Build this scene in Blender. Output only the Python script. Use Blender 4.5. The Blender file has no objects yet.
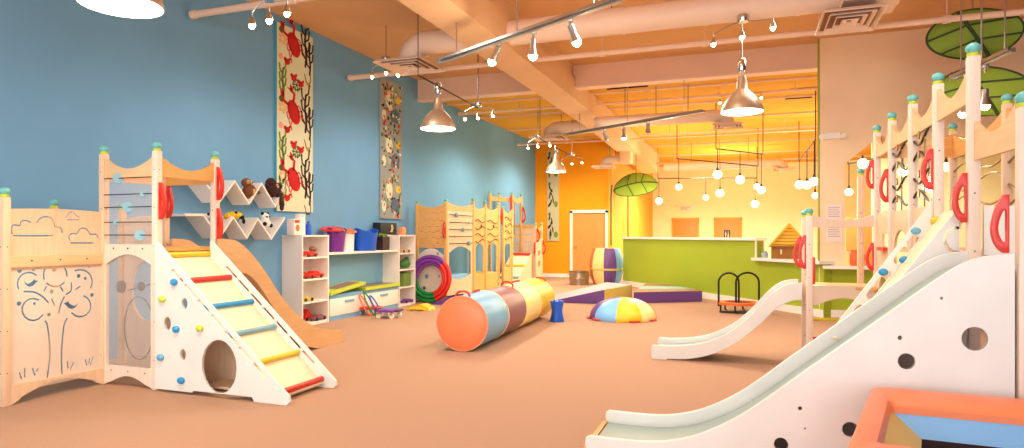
import bpy, bmesh, math, random
from mathutils import Vector, Matrix
random.seed(7)
PI = math.pi
S = bpy.context.scene
COL = S.collection

# ------------------------------------------------------------------ survey of the room
# camera stands at (0,0,1.3); X runs along the orange wall, Y along the blue wall
F, HZ, H = 645.0, 235.0, 1.3
TH = math.atan2(236, 645); CT, ST = math.cos(TH), math.sin(TH)
def W(xc, d): return (xc*CT - d*ST, xc*ST + d*CT)
def G(px, py, z=0.0):
    d = (H-z)*F/(py-HZ); p = W((px-512)/F*d, d); return (p[0], p[1], z)
def PX(px, x, py=None):            # point on the plane X = x
    a = (px-512)/F; d = x/(a*CT-ST); y = a*ST*d + d*CT
    return (y, H + (HZ-py)*d/F) if py is not None else y
def PY(px, y, py=None):            # point on the plane Y = y
    a = (px-512)/F; d = y/(a*ST+CT); x = a*CT*d - d*ST
    return (x, H + (HZ-py)*d/F) if py is not None else x
def PD(px, py, d):                 # point at depth d
    p = W((px-512)/F*d, d); return (p[0], p[1], H + (HZ-py)*d/F)

# ------------------------------------------------------------------ materials
def lin(c):
    return tuple(((v/255)/12.92 if v/255 <= 0.04045 else ((v/255+0.055)/1.055)**2.4) for v in c) + (1.0,)
MATS = {}
def mat(name, rgb, rough=0.5, metal=0.0, kind=None, emit=None, strength=0.0, alpha=None, trans=0.0, spec=None, scale=None):
    m = bpy.data.materials.new(name); m.use_nodes = True
    nt = m.node_tree; b = nt.nodes['Principled BSDF']
    b.inputs['Base Color'].default_value = lin(rgb)
    b.inputs['Roughness'].default_value = rough; b.inputs['Metallic'].default_value = metal
    if spec is not None: b.inputs['Specular IOR Level'].default_value = spec
    if trans: b.inputs['Transmission Weight'].default_value = trans
    if alpha is not None: b.inputs['Alpha'].default_value = alpha
    if emit:
        b.inputs['Emission Color'].default_value = lin(emit); b.inputs['Emission Strength'].default_value = strength
    if kind:
        tc = nt.nodes.new('ShaderNodeTexCoord'); mp = nt.nodes.new('ShaderNodeMapping')
        nt.links.new(tc.outputs['Object'], mp.inputs['Vector'])
        nz = nt.nodes.new('ShaderNodeTexNoise'); rp = nt.nodes.new('ShaderNodeValToRGB')
        nt.links.new(mp.outputs['Vector'], nz.inputs['Vector'])
        nt.links.new(nz.outputs['Fac'], rp.inputs['Fac'])
        amt = 0.1
        if kind == 'wood': mp.inputs['Scale'].default_value = scale or (14, 14, 1.6); nz.inputs['Scale'].default_value = 2.2; nz.inputs['Detail'].default_value = 6; amt = .07
        if kind == 'woodh': mp.inputs['Scale'].default_value = scale or (1.6, 1.6, 16); nz.inputs['Scale'].default_value = 2.2; nz.inputs['Detail'].default_value = 6; amt = .07
        if kind == 'paint': nz.inputs['Scale'].default_value = 2.0; amt = .03
        if kind == 'carpet': nz.inputs['Scale'].default_value = 170; nz.inputs['Detail'].default_value = 3; amt = .22
        if kind == 'vinyl': nz.inputs['Scale'].default_value = 3.0; amt = .05
        if kind == 'fur': nz.inputs['Scale'].default_value = 60; amt = .3
        c = lin(rgb)
        rp.color_ramp.elements[0].position = .3; rp.color_ramp.elements[1].position = .7
        rp.color_ramp.elements[0].color = tuple(v*(1-amt) for v in c[:3])+(1,)
        rp.color_ramp.elements[1].color = tuple(min(1, v*(1+amt)) for v in c[:3])+(1,)
        nt.links.new(rp.outputs['Color'], b.inputs['Base Color'])
        if kind in ('carpet', 'vinyl', 'fur'):
            bp = nt.nodes.new('ShaderNodeBump'); bp.inputs['Strength'].default_value = .35 if kind != 'vinyl' else .06
            bp.inputs['Distance'].default_value = .01
            nt.links.new(nz.outputs['Fac'], bp.inputs['Height']); nt.links.new(bp.outputs['Normal'], b.inputs['Normal'])
    MATS[name] = m
    return m
M = MATS
mat('carpet', (184, 147, 122), .95, kind='carpet', spec=.1)
mat('wall_blue', (116, 168, 206), .8, kind='paint', spec=.2)
mat('wall_orange', (250, 160, 26), .75, kind='paint', spec=.2)
mat('wall_gold', (240, 180, 60), .75, kind='paint')
mat('wall_cream', (253, 246, 200), .8, kind='paint')
mat('wall_beige', (252, 224, 184), .8, kind='paint', spec=.2)
mat('wall_green', (166, 184, 52), .7, kind='paint', spec=.2)
mat('wall_purple', (120, 80, 100), .8, kind='paint')
mat('wall_white', (235, 225, 210), .8, kind='paint')
mat('ceiling_tan', (226, 176, 124), .9, kind='paint', spec=.1)
mat('ceiling_gold', (230, 176, 70), .9, kind='paint', spec=.1)
mat('soffit_paint', (238, 204, 178), .85, kind='paint')
mat('beam_paint', (234, 192, 146), .85, kind='paint')
mat('duct_paint', (236, 206, 182), .55, kind='paint')
mat('pipe_paint', (240, 204, 176), .6)
mat('trim_white', (246, 240, 230), .5, kind='paint')
mat('trim_lime', (160, 165, 30), .6)
mat('door_orange', (226, 150, 70), .5, kind='wood')
mat('maple', (236, 200, 164), .42, kind='wood')
mat('maple_h', (234, 192, 142), .42, kind='woodh')
mat('maple_gold', (230, 172, 98), .42, kind='woodh')
mat('maple_pale', (238, 216, 196), .42, kind='wood')
mat('slide_wood', (224, 178, 126), .45, kind='woodh')
mat('white_ply', (230, 228, 220), .38, kind='vinyl')
mat('off_white_ply', (236, 216, 196), .4, kind='vinyl')
mat('slide_bed', (156, 176, 166), .3, kind='vinyl')
mat('cream_board', (246, 228, 188), .45, kind='woodh')
mat('teal_ball', (110, 190, 185), .4)
mat('lime_collar', (205, 215, 50), .45)
mat('red_plastic', (214, 46, 28), .35)
mat('blue_plastic', (40, 150, 205), .35)
mat('paleblue_plastic', (110, 175, 205), .35)
mat('yellow_plastic', (225, 200, 40), .35)
mat('lime_plastic', (200, 215, 70), .35)
mat('greyblue_plastic', (130, 175, 190), .4)
mat('dark_wire', (50, 44, 40), .4, .6)
mat('brass_wire', (150, 130, 90), .35, .8)
mat('steel', (190, 185, 178), .28, .9)
mat('brushed', (190, 165, 140), .42, .7)
mat('chrome', (215, 212, 208), .18, 1.0)
mat('acrylic', (255, 240, 235), .04, alpha=.14)
mat('black', (22, 20, 20), .5)
mat('black_metal', (28, 28, 30), .4, .3)
mat('dark_interior', (70, 48, 36), .8)
mat('vent_shade', (140, 100, 74), .8)
mat('bulb', (255, 230, 180), .4, emit=(255, 226, 165), strength=26)
mat('bulb_warm', (255, 214, 150), .4, emit=(255, 214, 140), strength=16)
mat('globe', (255, 240, 200), .4, emit=(255, 226, 160), strength=9)
mat('shade_inside_glow', (255, 245, 225), .5, emit=(255, 238, 205), strength=5)  # emission put into the lining imitates bulb light inside the shade
mat('vinyl_orange', (248, 138, 88), .38, kind='vinyl')
mat('vinyl_peach', (250, 160, 110), .38, kind='vinyl')
mat('vinyl_blue', (120, 180, 220), .38, kind='vinyl')
mat('vinyl_skyblue', (130, 192, 248), .38, kind='vinyl')
mat('vinyl_mauve', (140, 88, 96), .4, kind='vinyl')
mat('vinyl_cream', (252, 226, 150), .4, kind='vinyl')
mat('vinyl_yellow', (246, 196, 40), .4, kind='vinyl')
mat('vinyl_purple', (108, 66, 140), .4, kind='vinyl')
mat('vinyl_olive', (216, 190, 90), .4, kind='vinyl')
mat('vinyl_grey', (164, 178, 190), .4, kind='vinyl')
mat('vinyl_brown', (150, 104, 86), .4, kind='vinyl')
mat('vinyl_teal', (150, 190, 180), .4, kind='vinyl')
mat('vinyl_red', (206, 50, 40), .4)
mat('vinyl_orange2', (236, 108, 40), .4)
mat('hoop_purple', (130, 60, 160), .35)
mat('hoop_red', (226, 40, 30), .35)
mat('hoop_green', (20, 130, 60), .35)
mat('leaf_green', (120, 142, 30), .7, kind='vinyl')
mat('leaf_dark', (40, 60, 20), .7)
mat('melamine', (246, 236, 226), .45)
mat('teal_panel', (120, 176, 212), .5)
mat('lid_lime', (196, 212, 60), .45)
mat('purple_pl', (116, 40, 140), .4)
mat('orange_pl', (240, 110, 40), .4)
mat('blue_pl', (20, 90, 205), .35)
mat('white_pl', (248, 240, 235), .4)
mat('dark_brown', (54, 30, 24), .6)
mat('green_pl', (60, 120, 50), .5)
mat('foliage', (110, 140, 60), .8)
mat('fabric_cream', (222, 224, 190), .9)
mat('fabric_grey', (150, 156, 150), .9)
mat('fabric_sand', (205, 190, 150), .9)
mat('print_red', (200, 24, 24), .9)
mat('print_dark', (52, 34, 36), .9)
mat('print_green', (120, 146, 50), .9)
mat('print_green2', (74, 100, 40), .9)
mat('print_peach', (240, 190, 130), .9)
mat('print_pink', (240, 160, 140), .9)
mat('print_blue', (70, 110, 130), .9)
mat('print_yellow', (220, 190, 60), .9)
mat('print_orange', (210, 90, 50), .9)
mat('edge_teal', (60, 160, 180), .8)
mat('fur_brown', (120, 72, 44), .95, kind='fur')
mat('fur_dark', (60, 30, 22), .95, kind='fur')
mat('fur_tan', (214, 170, 120), .95, kind='fur')
mat('fur_white', (245, 240, 230), .95, kind='fur')
mat('fur_black', (26, 22, 22), .95, kind='fur')
mat('fur_yellow', (226, 190, 40), .95, kind='fur')
mat('shingle', (240, 190, 60), .8, kind='woodh')
mat('hut_brown', (158, 104, 40), .8, kind='woodh')
mat('paper', (248, 232, 224), .8)
mat('ink', (150, 140, 135), .8)
mat('sign_red', (222, 90, 40), .6)
mat('tub_steel', (170, 150, 132), .3, .9)
mat('screw', (120, 96, 70), .4, .7)

# ------------------------------------------------------------------ mesh builder
def XZ(y): return lambda u, v, w: (u, y+w, v)       # plate lying in the XZ plane, thickness along +Y
def YZ(x): return lambda u, v, w: (x+w, u, v)
def XY(z): return lambda u, v, w: (u, v, z+w)

class MB:
    def __init__(s): s.v = []; s.f = []; s.mi = []; s.mats = []; s.cur = 0; s.M = None
    def use(s, m):
        if m not in s.mats: s.mats.append(m)
        s.cur = s.mats.index(m); return s
    def add(s, vs, fs):
        n = len(s.v)
        if s.M is not None: vs = [tuple(s.M @ Vector(p)) for p in vs]
        s.v += [tuple(p) for p in vs]
        for f in fs: s.f.append(tuple(i+n for i in f)); s.mi.append(s.cur)
        return s
    def box(s, x0, x1, y0, y1, z0, z1, c=0.0):
        if c <= 0:
            vs = [(x, y, z) for x in (x0, x1) for y in (y0, y1) for z in (z0, z1)]
            return s.add(vs, [(0,1,3,2), (4,6,7,5), (0,4,5,1), (2,3,7,6), (0,2,6,4), (1,5,7,3)])
        bm = bmesh.new(); bmesh.ops.create_cube(bm, size=1)
        for v in bm.verts: v.co = Vector(((x0+x1)/2+v.co.x*(x1-x0), (y0+y1)/2+v.co.y*(y1-y0), (z0+z1)/2+v.co.z*(z1-z0)))
        bmesh.ops.bevel(bm, geom=bm.edges[:], offset=c, segments=2, profile=.6, affect='EDGES')
        return s.bm(bm)
    def bm(s, bm):
        bm.verts.ensure_lookup_table(); bm.verts.index_update()
        s.add([v.co[:] for v in bm.verts], [[v.index for v in f.verts] for f in bm.faces]); bm.free(); return s
    def prism(s, poly, w0, w1, mp):
        n = len(poly)
        vs = [mp(u, v, w0) for u, v in poly] + [mp(u, v, w1) for u, v in poly]
        fs = [tuple(range(n-1, -1, -1)), tuple(range(n, 2*n))] + [(i, (i+1) % n, n+(i+1) % n, n+i) for i in range(n)]
        return s.add(vs, fs)
    def plate(s, outline, holes, t, mp, bev=0.0):
        cu = bpy.data.curves.new('t', 'CURVE'); cu.dimensions = '2D'; cu.fill_mode = 'BOTH'; cu.extrude = t/2-bev
        cu.bevel_depth = bev; cu.bevel_resolution = 1; cu.offset = -bev
        for loop in [outline]+list(holes):
            sp = cu.splines.new('POLY'); sp.points.add(len(loop)-1); sp.use_cyclic_u = True
            for p, q in zip(sp.points, loop): p.co = (q[0], q[1], 0, 1)
        ob = bpy.data.objects.new('t', cu); me = bpy.data.meshes.new_from_object(ob)
        s.add([mp(v.co.x, v.co.y, v.co.z+t/2) for v in me.vertices], [list(p.vertices) for p in me.polygons])
        bpy.data.objects.remove(ob); bpy.data.curves.remove(cu); bpy.data.meshes.remove(me)
        return s
    def tube(s, pts, r, n=8, closed=False, caps=True):
        P = [Vector(p) for p in pts]; k = len(P); R = r if isinstance(r, (list, tuple)) else [r]*k
        rings = []; up = None
        for i in range(k):
            a = P[(i-1) % k] if (i > 0 or closed) else P[i]; b = P[(i+1) % k] if (i < k-1 or closed) else P[i]
            t = (b-a)
            if t.length < 1e-9: t = Vector((0, 0, 1))
            t.normalize()
            if up is None: up = Vector((0, 0, 1)) if abs(t.z) < .9 else Vector((1, 0, 0))
            u = up - t*up.dot(t)
            if u.length < 1e-4: u = t.orthogonal()
            u.normalize(); w = t.cross(u); up = u
            rings.append([tuple(P[i]+(u*math.cos(2*PI*j/n)+w*math.sin(2*PI*j/n))*R[i]) for j in range(n)])
        vs = [p for rg in rings for p in rg]; fs = []
        for i in range(k if closed else k-1):
            a = i*n; b = ((i+1) % k)*n
            for j in range(n): fs.append((a+j, a+(j+1) % n, b+(j+1) % n, b+j))
        if caps and not closed: fs += [tuple(range(n-1, -1, -1)), tuple((k-1)*n+j for j in range(n))]
        return s.add(vs, fs)
    def lathe(s, prof, c=(0, 0, 0), n=20, axis=None, cap=True):
        # prof: (r, h) list; axis: direction of h
        ax = Vector(axis).normalized() if axis else Vector((0, 0, 1))
        q = Vector((0, 0, 1)).rotation_difference(ax); c = Vector(c)
        vs = []; fs = []
        for r, h in prof:
            for j in range(n): vs.append(tuple(c + q @ Vector((max(r, 1e-5)*math.cos(2*PI*j/n), max(r, 1e-5)*math.sin(2*PI*j/n), h))))
        for i in range(len(prof)-1):
            for j in range(n): fs.append((i*n+j, i*n+(j+1) % n, (i+1)*n+(j+1) % n, (i+1)*n+j))
        if cap and prof[0][0] > 1e-4: fs.append(tuple(range(n-1, -1, -1)))
        if cap and prof[-1][0] > 1e-4: fs.append(tuple((len(prof)-1)*n+j for j in range(n)))
        return s.add(vs, fs)
    def ball(s, c, r, n=12, sq=(1, 1, 1), rot=None):
        prof = [(math.sin(PI*i/(n//2+2)), -math.cos(PI*i/(n//2+2))) for i in range(n//2+3)]
        vs = []; fs = []
        Rm = rot or Matrix.Identity(3)
        for pr_, h in prof:
            for j in range(n):
                p = Rm @ Vector((pr_*math.cos(2*PI*j/n)*r*sq[0], pr_*math.sin(2*PI*j/n)*r*sq[1], h*r*sq[2]))
                vs.append(tuple(Vector(c)+p))
        for i in range(len(prof)-1):
            for j in range(n): fs.append((i*n+j, i*n+(j+1) % n, (i+1)*n+(j+1) % n, (i+1)*n+j))
        return s.add(vs, fs)
    def build(s, name, m=None, parent=None, smooth=40, **props):
        off = Vector(parent['_o']) if parent is not None else Vector((0, 0, 0))
        me = bpy.data.meshes.new(name)
        me.from_pydata([tuple(Vector(p)-off) for p in s.v], [], s.f)
        if m is not None: s.mats = [m]; s.mi = [0]*len(s.mi)
        for k in s.mats: me.materials.append(M[k])
        me.polygons.foreach_set('material_index', s.mi)
        bm = bmesh.new(); bm.from_mesh(me)
        bmesh.ops.remove_doubles(bm, verts=bm.verts, dist=1e-5)
        bmesh.ops.recalc_face_normals(bm, faces=bm.faces); bm.to_mesh(me); bm.free()
        if smooth: me.shade_smooth(); me.set_sharp_from_angle(angle=math.radians(smooth))
        o = bpy.data.objects.new(name, me); COL.objects.link(o)
        if parent is not None: o.parent = parent; o['_o'] = tuple(off)
        else: o['_o'] = (0, 0, 0)
        for k, v in props.items(): o[k] = v
        return o

def thing(name, label, cat, loc, group=None):
    o = bpy.data.objects.new(name, None); COL.objects.link(o); o.location = loc; o['_o'] = tuple(loc)
    o.empty_display_size = .1
    o['label'] = label; o['category'] = cat
    if group: o['group'] = group
    return o
def solo(mb, name, m, label, cat, loc, group=None, smooth=40):
    # one-mesh thing with its origin at its base
    mb.M = None
    p = {'_o': tuple(loc)}
    mb.v = [tuple(Vector(v)-Vector(loc)) for v in mb.v]
    o = mb.build(name, m, None, smooth); o.location = loc; o['label'] = label; o['category'] = cat
    if group: o['group'] = group
    return o
def struct(mb, name, m=None, parent=None, smooth=40):
    o = mb.build(name, m, parent, smooth)
    if parent is None: o['kind'] = 'structure'
    return o

def circ(cx, cy, rx, ry=None, n=24, rot=0.0, a0=0, a1=2*PI):
    ry = ry or rx; full = abs(a1-a0-2*PI) < 1e-6; r = []
    for i in range(n if full else n+1):
        a = a0+(a1-a0)*i/n; x, y = rx*math.cos(a), ry*math.sin(a)
        r.append((cx+x*math.cos(rot)-y*math.sin(rot), cy+x*math.sin(rot)+y*math.cos(rot)))
    return r
def stroke(pts, w, cap=4):
    # closed outline around an open polyline, round ends
    n = len(pts); L = []; Rr = []
    for i in range(n):
        a = pts[max(0, i-1)]; b = pts[min(n-1, i+1)]
        dx, dy = b[0]-a[0], b[1]-a[1]; l = math.hypot(dx, dy) or 1; nx, ny = -dy/l*w/2, dx/l*w/2
        L.append((pts[i][0]+nx, pts[i][1]+ny)); Rr.append((pts[i][0]-nx, pts[i][1]-ny))
    def capf(c, frm, sgn):
        a0 = math.atan2(frm[1]-c[1], frm[0]-c[0])
        return [(c[0]+w/2*math.cos(a0-PI*k/(cap)), c[1]+w/2*math.sin(a0-PI*k/(cap))) for k in range(1, cap)]
    return L + capf(pts[-1], L[-1], 1) + Rr[::-1] + capf(pts[0], Rr[0], 1)
def smooth_pts(pts, k=4):
    # Catmull-Rom
    out = []; n = len(pts)
    for i in range(n-1):
        p0 = pts[max(0, i-1)]; p1 = pts[i]; p2 = pts[i+1]; p3 = pts[min(n-1, i+2)]
        for j in range(k):
            t = j/k
            out.append(tuple(.5*((2*p1[d])+(-p0[d]+p2[d])*t+(2*p0[d]-5*p1[d]+4*p2[d]-p3[d])*t*t+(-p0[d]+3*p1[d]-3*p2[d]+p3[d])*t**3) for d in range(len(p1))))
    out.append(tuple(pts[-1])); return out
def lerp(a, b, t): return a+(b-a)*t

# ================================================================== THE ROOM
CZ, CF = 4.42, 4.2
XL, XR, YO, YF = -6.25, 4.2, 19.2, 28.0
struct(MB().box(XL-.1, 8.0, -3.5, YF+.2, -.12, 0), 'floor', 'carpet')
struct(MB().box(XL-.12, XL, -3.5, YF+.2, 0, CZ+.1), 'wall_left', 'wall_blue')
struct(MB().box(XL, 8.0, -3.5, 11.7, CZ, CZ+.1), 'ceiling', 'ceiling_tan')
struct(MB().box(XL, 8.0, 11.7, YF+.2, CF, CF+.1), 'ceiling', 'ceiling_gold')
struct(MB().box(XL, 1.07, 11.55, 11.7, 4.02, CZ), 'trim_1', 'soffit_paint')
struct(MB().box(XL, 1.07, 11.50, 11.75, 4.0, 4.035), 'trim_2', 'pipe_paint')
# deck joints and conduits on the far ceiling
for i, y in enumerate((12.9, 14.6, 16.6, 18.8, 21.2, 24)):
    struct(MB().box(-6.25, 6, y, y+.04, CF-.04, CF), 'trim_%d' % (3+i), 'pipe_paint')
# orange wall with its door
XO = -3.95
dx0, dx1 = PY(572, YO), PY(608, YO)
struct(MB().plate([(XL, 0), (dx0, 0), (dx0, 2.0), (dx1-.02, 2.0), (dx1-.02, 0), (XO, 0), (XO, CF), (XL, CF)], [], .12, XZ(YO)), 'wall_back', 'wall_orange')
struct(MB().box(XL, dx0-.02, YO-.02, YO, 0, .11), 'baseboard_back', 'trim_white')
d = MB()
d.box(dx0-.06, dx0+.02, YO-.03, YO+.1, 0, 2.04).box(dx1-.08, dx1, YO-.03, YO+.1, 0, 2.04).box(dx0-.06, dx1, YO-.03, YO+.1, 1.97, 2.06)
door = MB().box(dx0+.02, dx1-.08, YO+.02, YO+.07, 0, 1.98); door = struct(door, 'door_1', 'door_orange')
o = d.build('door_frame', 'trim_white', door)
MB().ball((dx0+.12, YO-.04, .95), .035).tube([(dx0+.12, YO-.04, .95), (dx0+.12, YO+.03, .95)], .015).build('door_handle', 'steel', door)
# gold return wall and the cream far wall
struct(MB().box(XO, XO+.12, YO+.12, YF, 0, CF), 'wall_return', 'wall_gold')
struct(MB().box(XO+.001, XO+.12, YO-.001, YO+.12, 0, CF), 'trim_9', 'wall_gold')
struct(MB().box(XO+.12, 8, YF, YF+.15, 0, CF), 'wall_far', 'wall_cream')
struct(MB().box(8, 8.1, -3.5, YF+.2, 0, CZ), 'wall_cafe_side', 'wall_cream')
for i, (a, b) in enumerate(((672, 699), (714, 742))):
    xa, xb = PY(a, YF), PY(b, YF)
    dd = struct(MB().box(xa+.05, xb-.05, YF-.05, YF-.001, 0, 1.95, .005), 'door_%d' % (i+2), 'door_orange')
    MB().box(xa, xa+.05, YF-.07, YF, 0, 2.0).box(xb-.05, xb, YF-.07, YF, 0, 2.0).box(xa, xb, YF-.07, YF, 1.95, 2.02).build('door_frame', 'wall_gold', dd)
    if i == 1:
        xc = PY(727, YF)
        b_ = MB().use('black').box(xc-.12, xc+.12, YF-.075, YF-.05, 1.13, 1.5, .004)
        b_.use('paper').prism(circ(xc-.05, 1.42, .022, n=10), YF-.08, YF-.074, lambda u, v, w: (u, w, v))
        b_.prism([(xc-.08, 1.38), (xc-.02, 1.38), (xc-.035, 1.22), (xc-.065, 1.22)], YF-.08, YF-.074, lambda u, v, w: (u, w, v))
        b_.prism(circ(xc+.05, 1.42, .022, n=10), YF-.08, YF-.074, lambda u, v, w: (u, w, v))
        b_.prism([(xc+.04, 1.38), (xc+.06, 1.38), (xc+.085, 1.22), (xc+.015, 1.22)], YF-.08, YF-.074, lambda u, v, w: (u, w, v))
        solo(b_, 'restroom_sign', None, 'small black pictogram sign on the right-hand far orange door', 'sign', (xc, YF-.06, 1.13))
# exit sign with two emergency lamp heads
def exit_sign(px, py, y):
    x, z = PY(px, y, py)
    t = thing('exit_sign', 'small exit sign with two emergency lamp heads high on the cream far wall', 'sign', (x, y, z))
    MB().box(x-.2, x+.2, y-.08, y, z-.12, z+.12, .01).build('sign_box', 'trim_white', t)
    cu = bpy.data.curves.new('x', 'FONT'); cu.body = 'EXIT'; cu.size = .18; cu.align_x = 'CENTER'; cu.align_y = 'CENTER'; cu.extrude = .004
    ob = bpy.data.objects.new('x', cu); me = bpy.data.meshes.new_from_object(ob)
    mb = MB(); mb.add([(x+v.co.x, y-.084+v.co.z, z+v.co.y) for v in me.vertices], [list(p.vertices) for p in me.polygons])
    bpy.data.objects.remove(ob); mb.build('exit_lettering', 'sign_red', t, smooth=0)
    for s in (-1, 1):
        MB().tube([(x+s*.2, y-.04, z+.08), (x+s*.3, y-.05, z+.13)], .015, 6).lathe([(.03, 0), (.07, .05), (.07, .08), (.0, .09)], (x+s*.32, y-.05, z+.13), 12, (s*.3, -1, -.2)).build('emergency_lamp', 'trim_white', t)
exit_sign(686, 208.5, YF)

# beige wall with a slanted opening, green dado below, column end
YB = 11.3
def pyb(px, py): return PY(px, YB, py)
ox0, oz0 = pyb(845, 164); ox1, oz1 = pyb(876, 139)
LZ = .8
struct(MB().plate([(1.07, LZ), (XR, LZ), (XR, CZ), (1.07, CZ)], [[(ox0, LZ+.02), (3.75, LZ+.02), (3.75, oz1), (ox1, oz1), (ox0, oz0)]], .15, XZ(YB)), 'wall_right', 'wall_beige')
struct(MB().box(1.17, XR, YB, YB+.15, 0, LZ), 'wall_dado', 'wall_green')
struct(MB().box(1.055, 1.17, YB-.03, YB+.18, 0, LZ), 'wall_column', 'wall_beige')
struct(MB().box(1.05, 1.07, YB-.005, YB+.15, LZ, CZ), 'trim_10', 'trim_lime')
struct(MB().box(1.10, XR, YB-.2, YB+.2, LZ-.03, LZ+.02, .008), 'trim_11', 'trim_white')
struct(MB().box(XR, XR+.1, -3.5, YB+.15, 0, CZ), 'wall_side', 'wall_purple')
# half wall, running away from the column to the left
A = Vector((1.12, 11.2)); Dv = Vector((-.83, 13.74))-Vector((1.15, 11.09)); Dv.normalize(); Nv = Vector((-Dv.y, Dv.x))
if Nv.y > 0: Nv = -Nv
def on_wall(px):                       # distance along the half wall at picture column px
    a = (px-512)/F; r = Vector((a*CT-ST, a*ST+CT))
    den = r.x*(-Dv.y)+r.y*Dv.x; t = (A.x*(-Dv.y)+A.y*Dv.x)/den; return (r*t-A).dot(Dv)
T1, T2 = on_wall(757), on_wall(623)
def GWm(u, v, w): p = A+Dv*u-Nv*w; return (p.x, p.y, v)
struct(MB().prism([(T1, 0), (T2, 0), (T2, 1.2), (T1, 1.2)], 0, .14, GWm), 'wall_half', 'wall_green')
struct(MB().prism([(T1-.02, 1.2), (T2, 1.2), (T2, 1.25), (T1-.02, 1.25)], -.04, .2, GWm), 'trim_12', 'trim_white')
struct(MB().prism([(0, 0), (T1, 0), (T1, .84), (0, .84)], 0, .14, GWm), 'wall_half_low', 'wall_green')
struct(MB().prism([(-.02, .84), (T1+.04, .84), (T1+.04, .89), (-.02, .89)], -.1, .5, GWm), 'trim_13', 'trim_white')
struct(MB().prism([(T1, .89), (T1+.03, .89), (T1+.03, 1.25), (T1, 1.25)], -.02, .16, GWm), 'trim_14', 'trim_white')
struct(MB().prism([(0, 0), (T2, 0), (T2, .12), (0, .12)], -.02, 0, GWm), 'baseboard_half', 'trim_white')
struct(MB().box(1.17, XR, YB-.02, YB, 0, .12), 'baseboard_right', 'trim_white')
# two papers on the column
for i, (y0, y1, wd) in enumerate(((204.7, 221, 'upper'), (224.5, 242, 'lower'))):
    xa, za = pyb(826, y0); xb, zb = pyb(842, y1)
    b_ = MB().use('paper').box(xa, xb, YB-.006, YB, zb, za)
    b_.use('ink')
    for k in range(5): b_.box(xa+.03, xb-.03-.02*(k % 2), YB-.008, YB-.005, za-.05-.035*k, za-.043-.035*k)
    solo(b_, 'paper_notice', None, '%s of the two white paper notices on the beige column' % wd, 'notice', (xa, YB-.01, zb))
x_, z_ = pyb(833, 136)
b_ = MB().box(x_-.13, x_+.1, YB-.06, YB, z_-.05, z_+.05, .01)
t = thing('emergency_light', 'white emergency light box high on the beige wall by its lime edge', 'light', (x_, YB, z_-.05))
b_.build('housing', 'trim_white', t)
for s in (-.16, .13): MB().lathe([(.02, 0), (.045, .04), (.045, .06), (0, .065)], (x_+s, YB-.05, z_), 12, (s, -1, -.3)).build('lamp_head', 'trim_white', t)

# ================================================================== CEILING SERVICES
# square duct beam
bx0, bx1 = -3.5, -2.98
struct(MB().prism([(-1, 3.8), (14.5, 3.79), (23.4, 3.5), (23.4, 4.18), (-1, 4.18)], bx0, bx1, lambda u, v, w: (w, u, v)), 'trim_15', 'beam_paint')
struct(MB().box(bx0+.05, bx1-.05, -1, 11.5, 4.18, CZ), 'trim_16', 'beam_paint')
# round ducts with elbows and diffusers
def arc_pts(c, r, a0, a1, n, plane='xz'):
    return [(c[0]+r*math.cos(a0+(a1-a0)*i/n), c[1], c[2]+r*math.sin(a0+(a1-a0)*i/n)) for i in range(n+1)]
def diffuser(t, xc, yc, z, sx, sy):
    for f, dz in ((1, 0), (.74, -.004), (.5, -.008), (.27, -.012)):
        a, c = sx*f/2, sy*f/2; k = 1-.085/f
        o1 = [(-a, -c), (a, -c), (a, c), (-a, c)]; i1 = [(p_*k, q_*k) for p_, q_ in o1]
        vs = [(xc+p_, yc+q_, z+dz) for p_, q_ in o1]+[(xc+p_, yc+q_, z+dz+.035) for p_, q_ in i1]
        if f < .3: vs = vs[:4]+[(xc+p_*.3, yc+q_*.3, z+dz+.02) for p_, q_ in o1]
        n4 = [(j, (j+1) % 4, 4+(j+1) % 4, 4+j) for j in range(4)]
        MB().add(vs+[(x, y, zz+.01) for x, y, zz in vs], n4+[(8+j, 12+j, 12+(j+1) % 4, 8+(j+1) % 4) for j in range(4)]+[(j, 8+j, 8+(j+1) % 4, (j+1) % 4) for j in range(4)]+[(4+j, 4+(j+1) % 4, 12+(j+1) % 4, 12+j) for j in range(4)]).build('vent_louvre', 'duct_paint', t, smooth=0)
    MB().box(xc-sx*.43, xc+sx*.43, yc-sy*.43, yc+sy*.43, z+.034, z+.044).build('vent_shade_sheet', 'vent_shade', t)  # brown sheet, its colour stands in for shade between the louvres
def duct(label, y, z, x0, x1, r, vx, vz, sx, sy, right=False):
    t = thing('air_duct', label, 'duct', (x0, y, vz))
    s = 1 if right else -1
    e = r*1.5
    xe = (x1-e) if right else (x0+e)
    path = [(x0 if right else x1, y, z), (xe, y, z)]
    path += [(xe+s*e*math.sin(PI/2*i/8), y, z-e+e*math.cos(PI/2*i/8)) for i in range(1, 9)]
    path.append((xe+s*e, y, vz+.06))
    b = MB().tube(path, r, 20)
    b.build('duct_tube', 'duct_paint', t)
    k = int(abs(x1-x0)/1.2)
    for i in range(1, k+1):
        xx = lerp(x0, x1, i/(k+1)); MB().lathe([(r+.001, -.02), (r+.008, -.02), (r+.008, .02), (r+.001, .02)], (xx, y, z), 20, (1, 0, 0)).build('duct_seam', 'duct_paint', t)
    for i in range(1, 4):
        xx = lerp(x0, x1, i/4.2); MB().tube([(xx, y, z+r*.9), (xx, y, CZ if y < 11.5 else CF)], .006, 6).build('hanger_rod', 'dark_wire', t)
    diffuser(t, xe+s*e, y, vz, sx, sy)
duct('large round white duct under the near ceiling with an elbow to the left vent', 8.1, 4.0, PY(410, 8.1), 1.55, .165, 0, 3.68, .72, .8)
duct('short round duct behind the box beam with a square vent near the orange wall', 14.9, 3.86, PY(549, 14.9), -3.2, .16, 0, 3.62, .8, .8)
duct('far round duct left of the box beam end with small vent before the orange wall', 18.4, 3.46, PY(604, 18.4), -3.2, .12, 0, 3.24, .6, .6)
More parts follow.
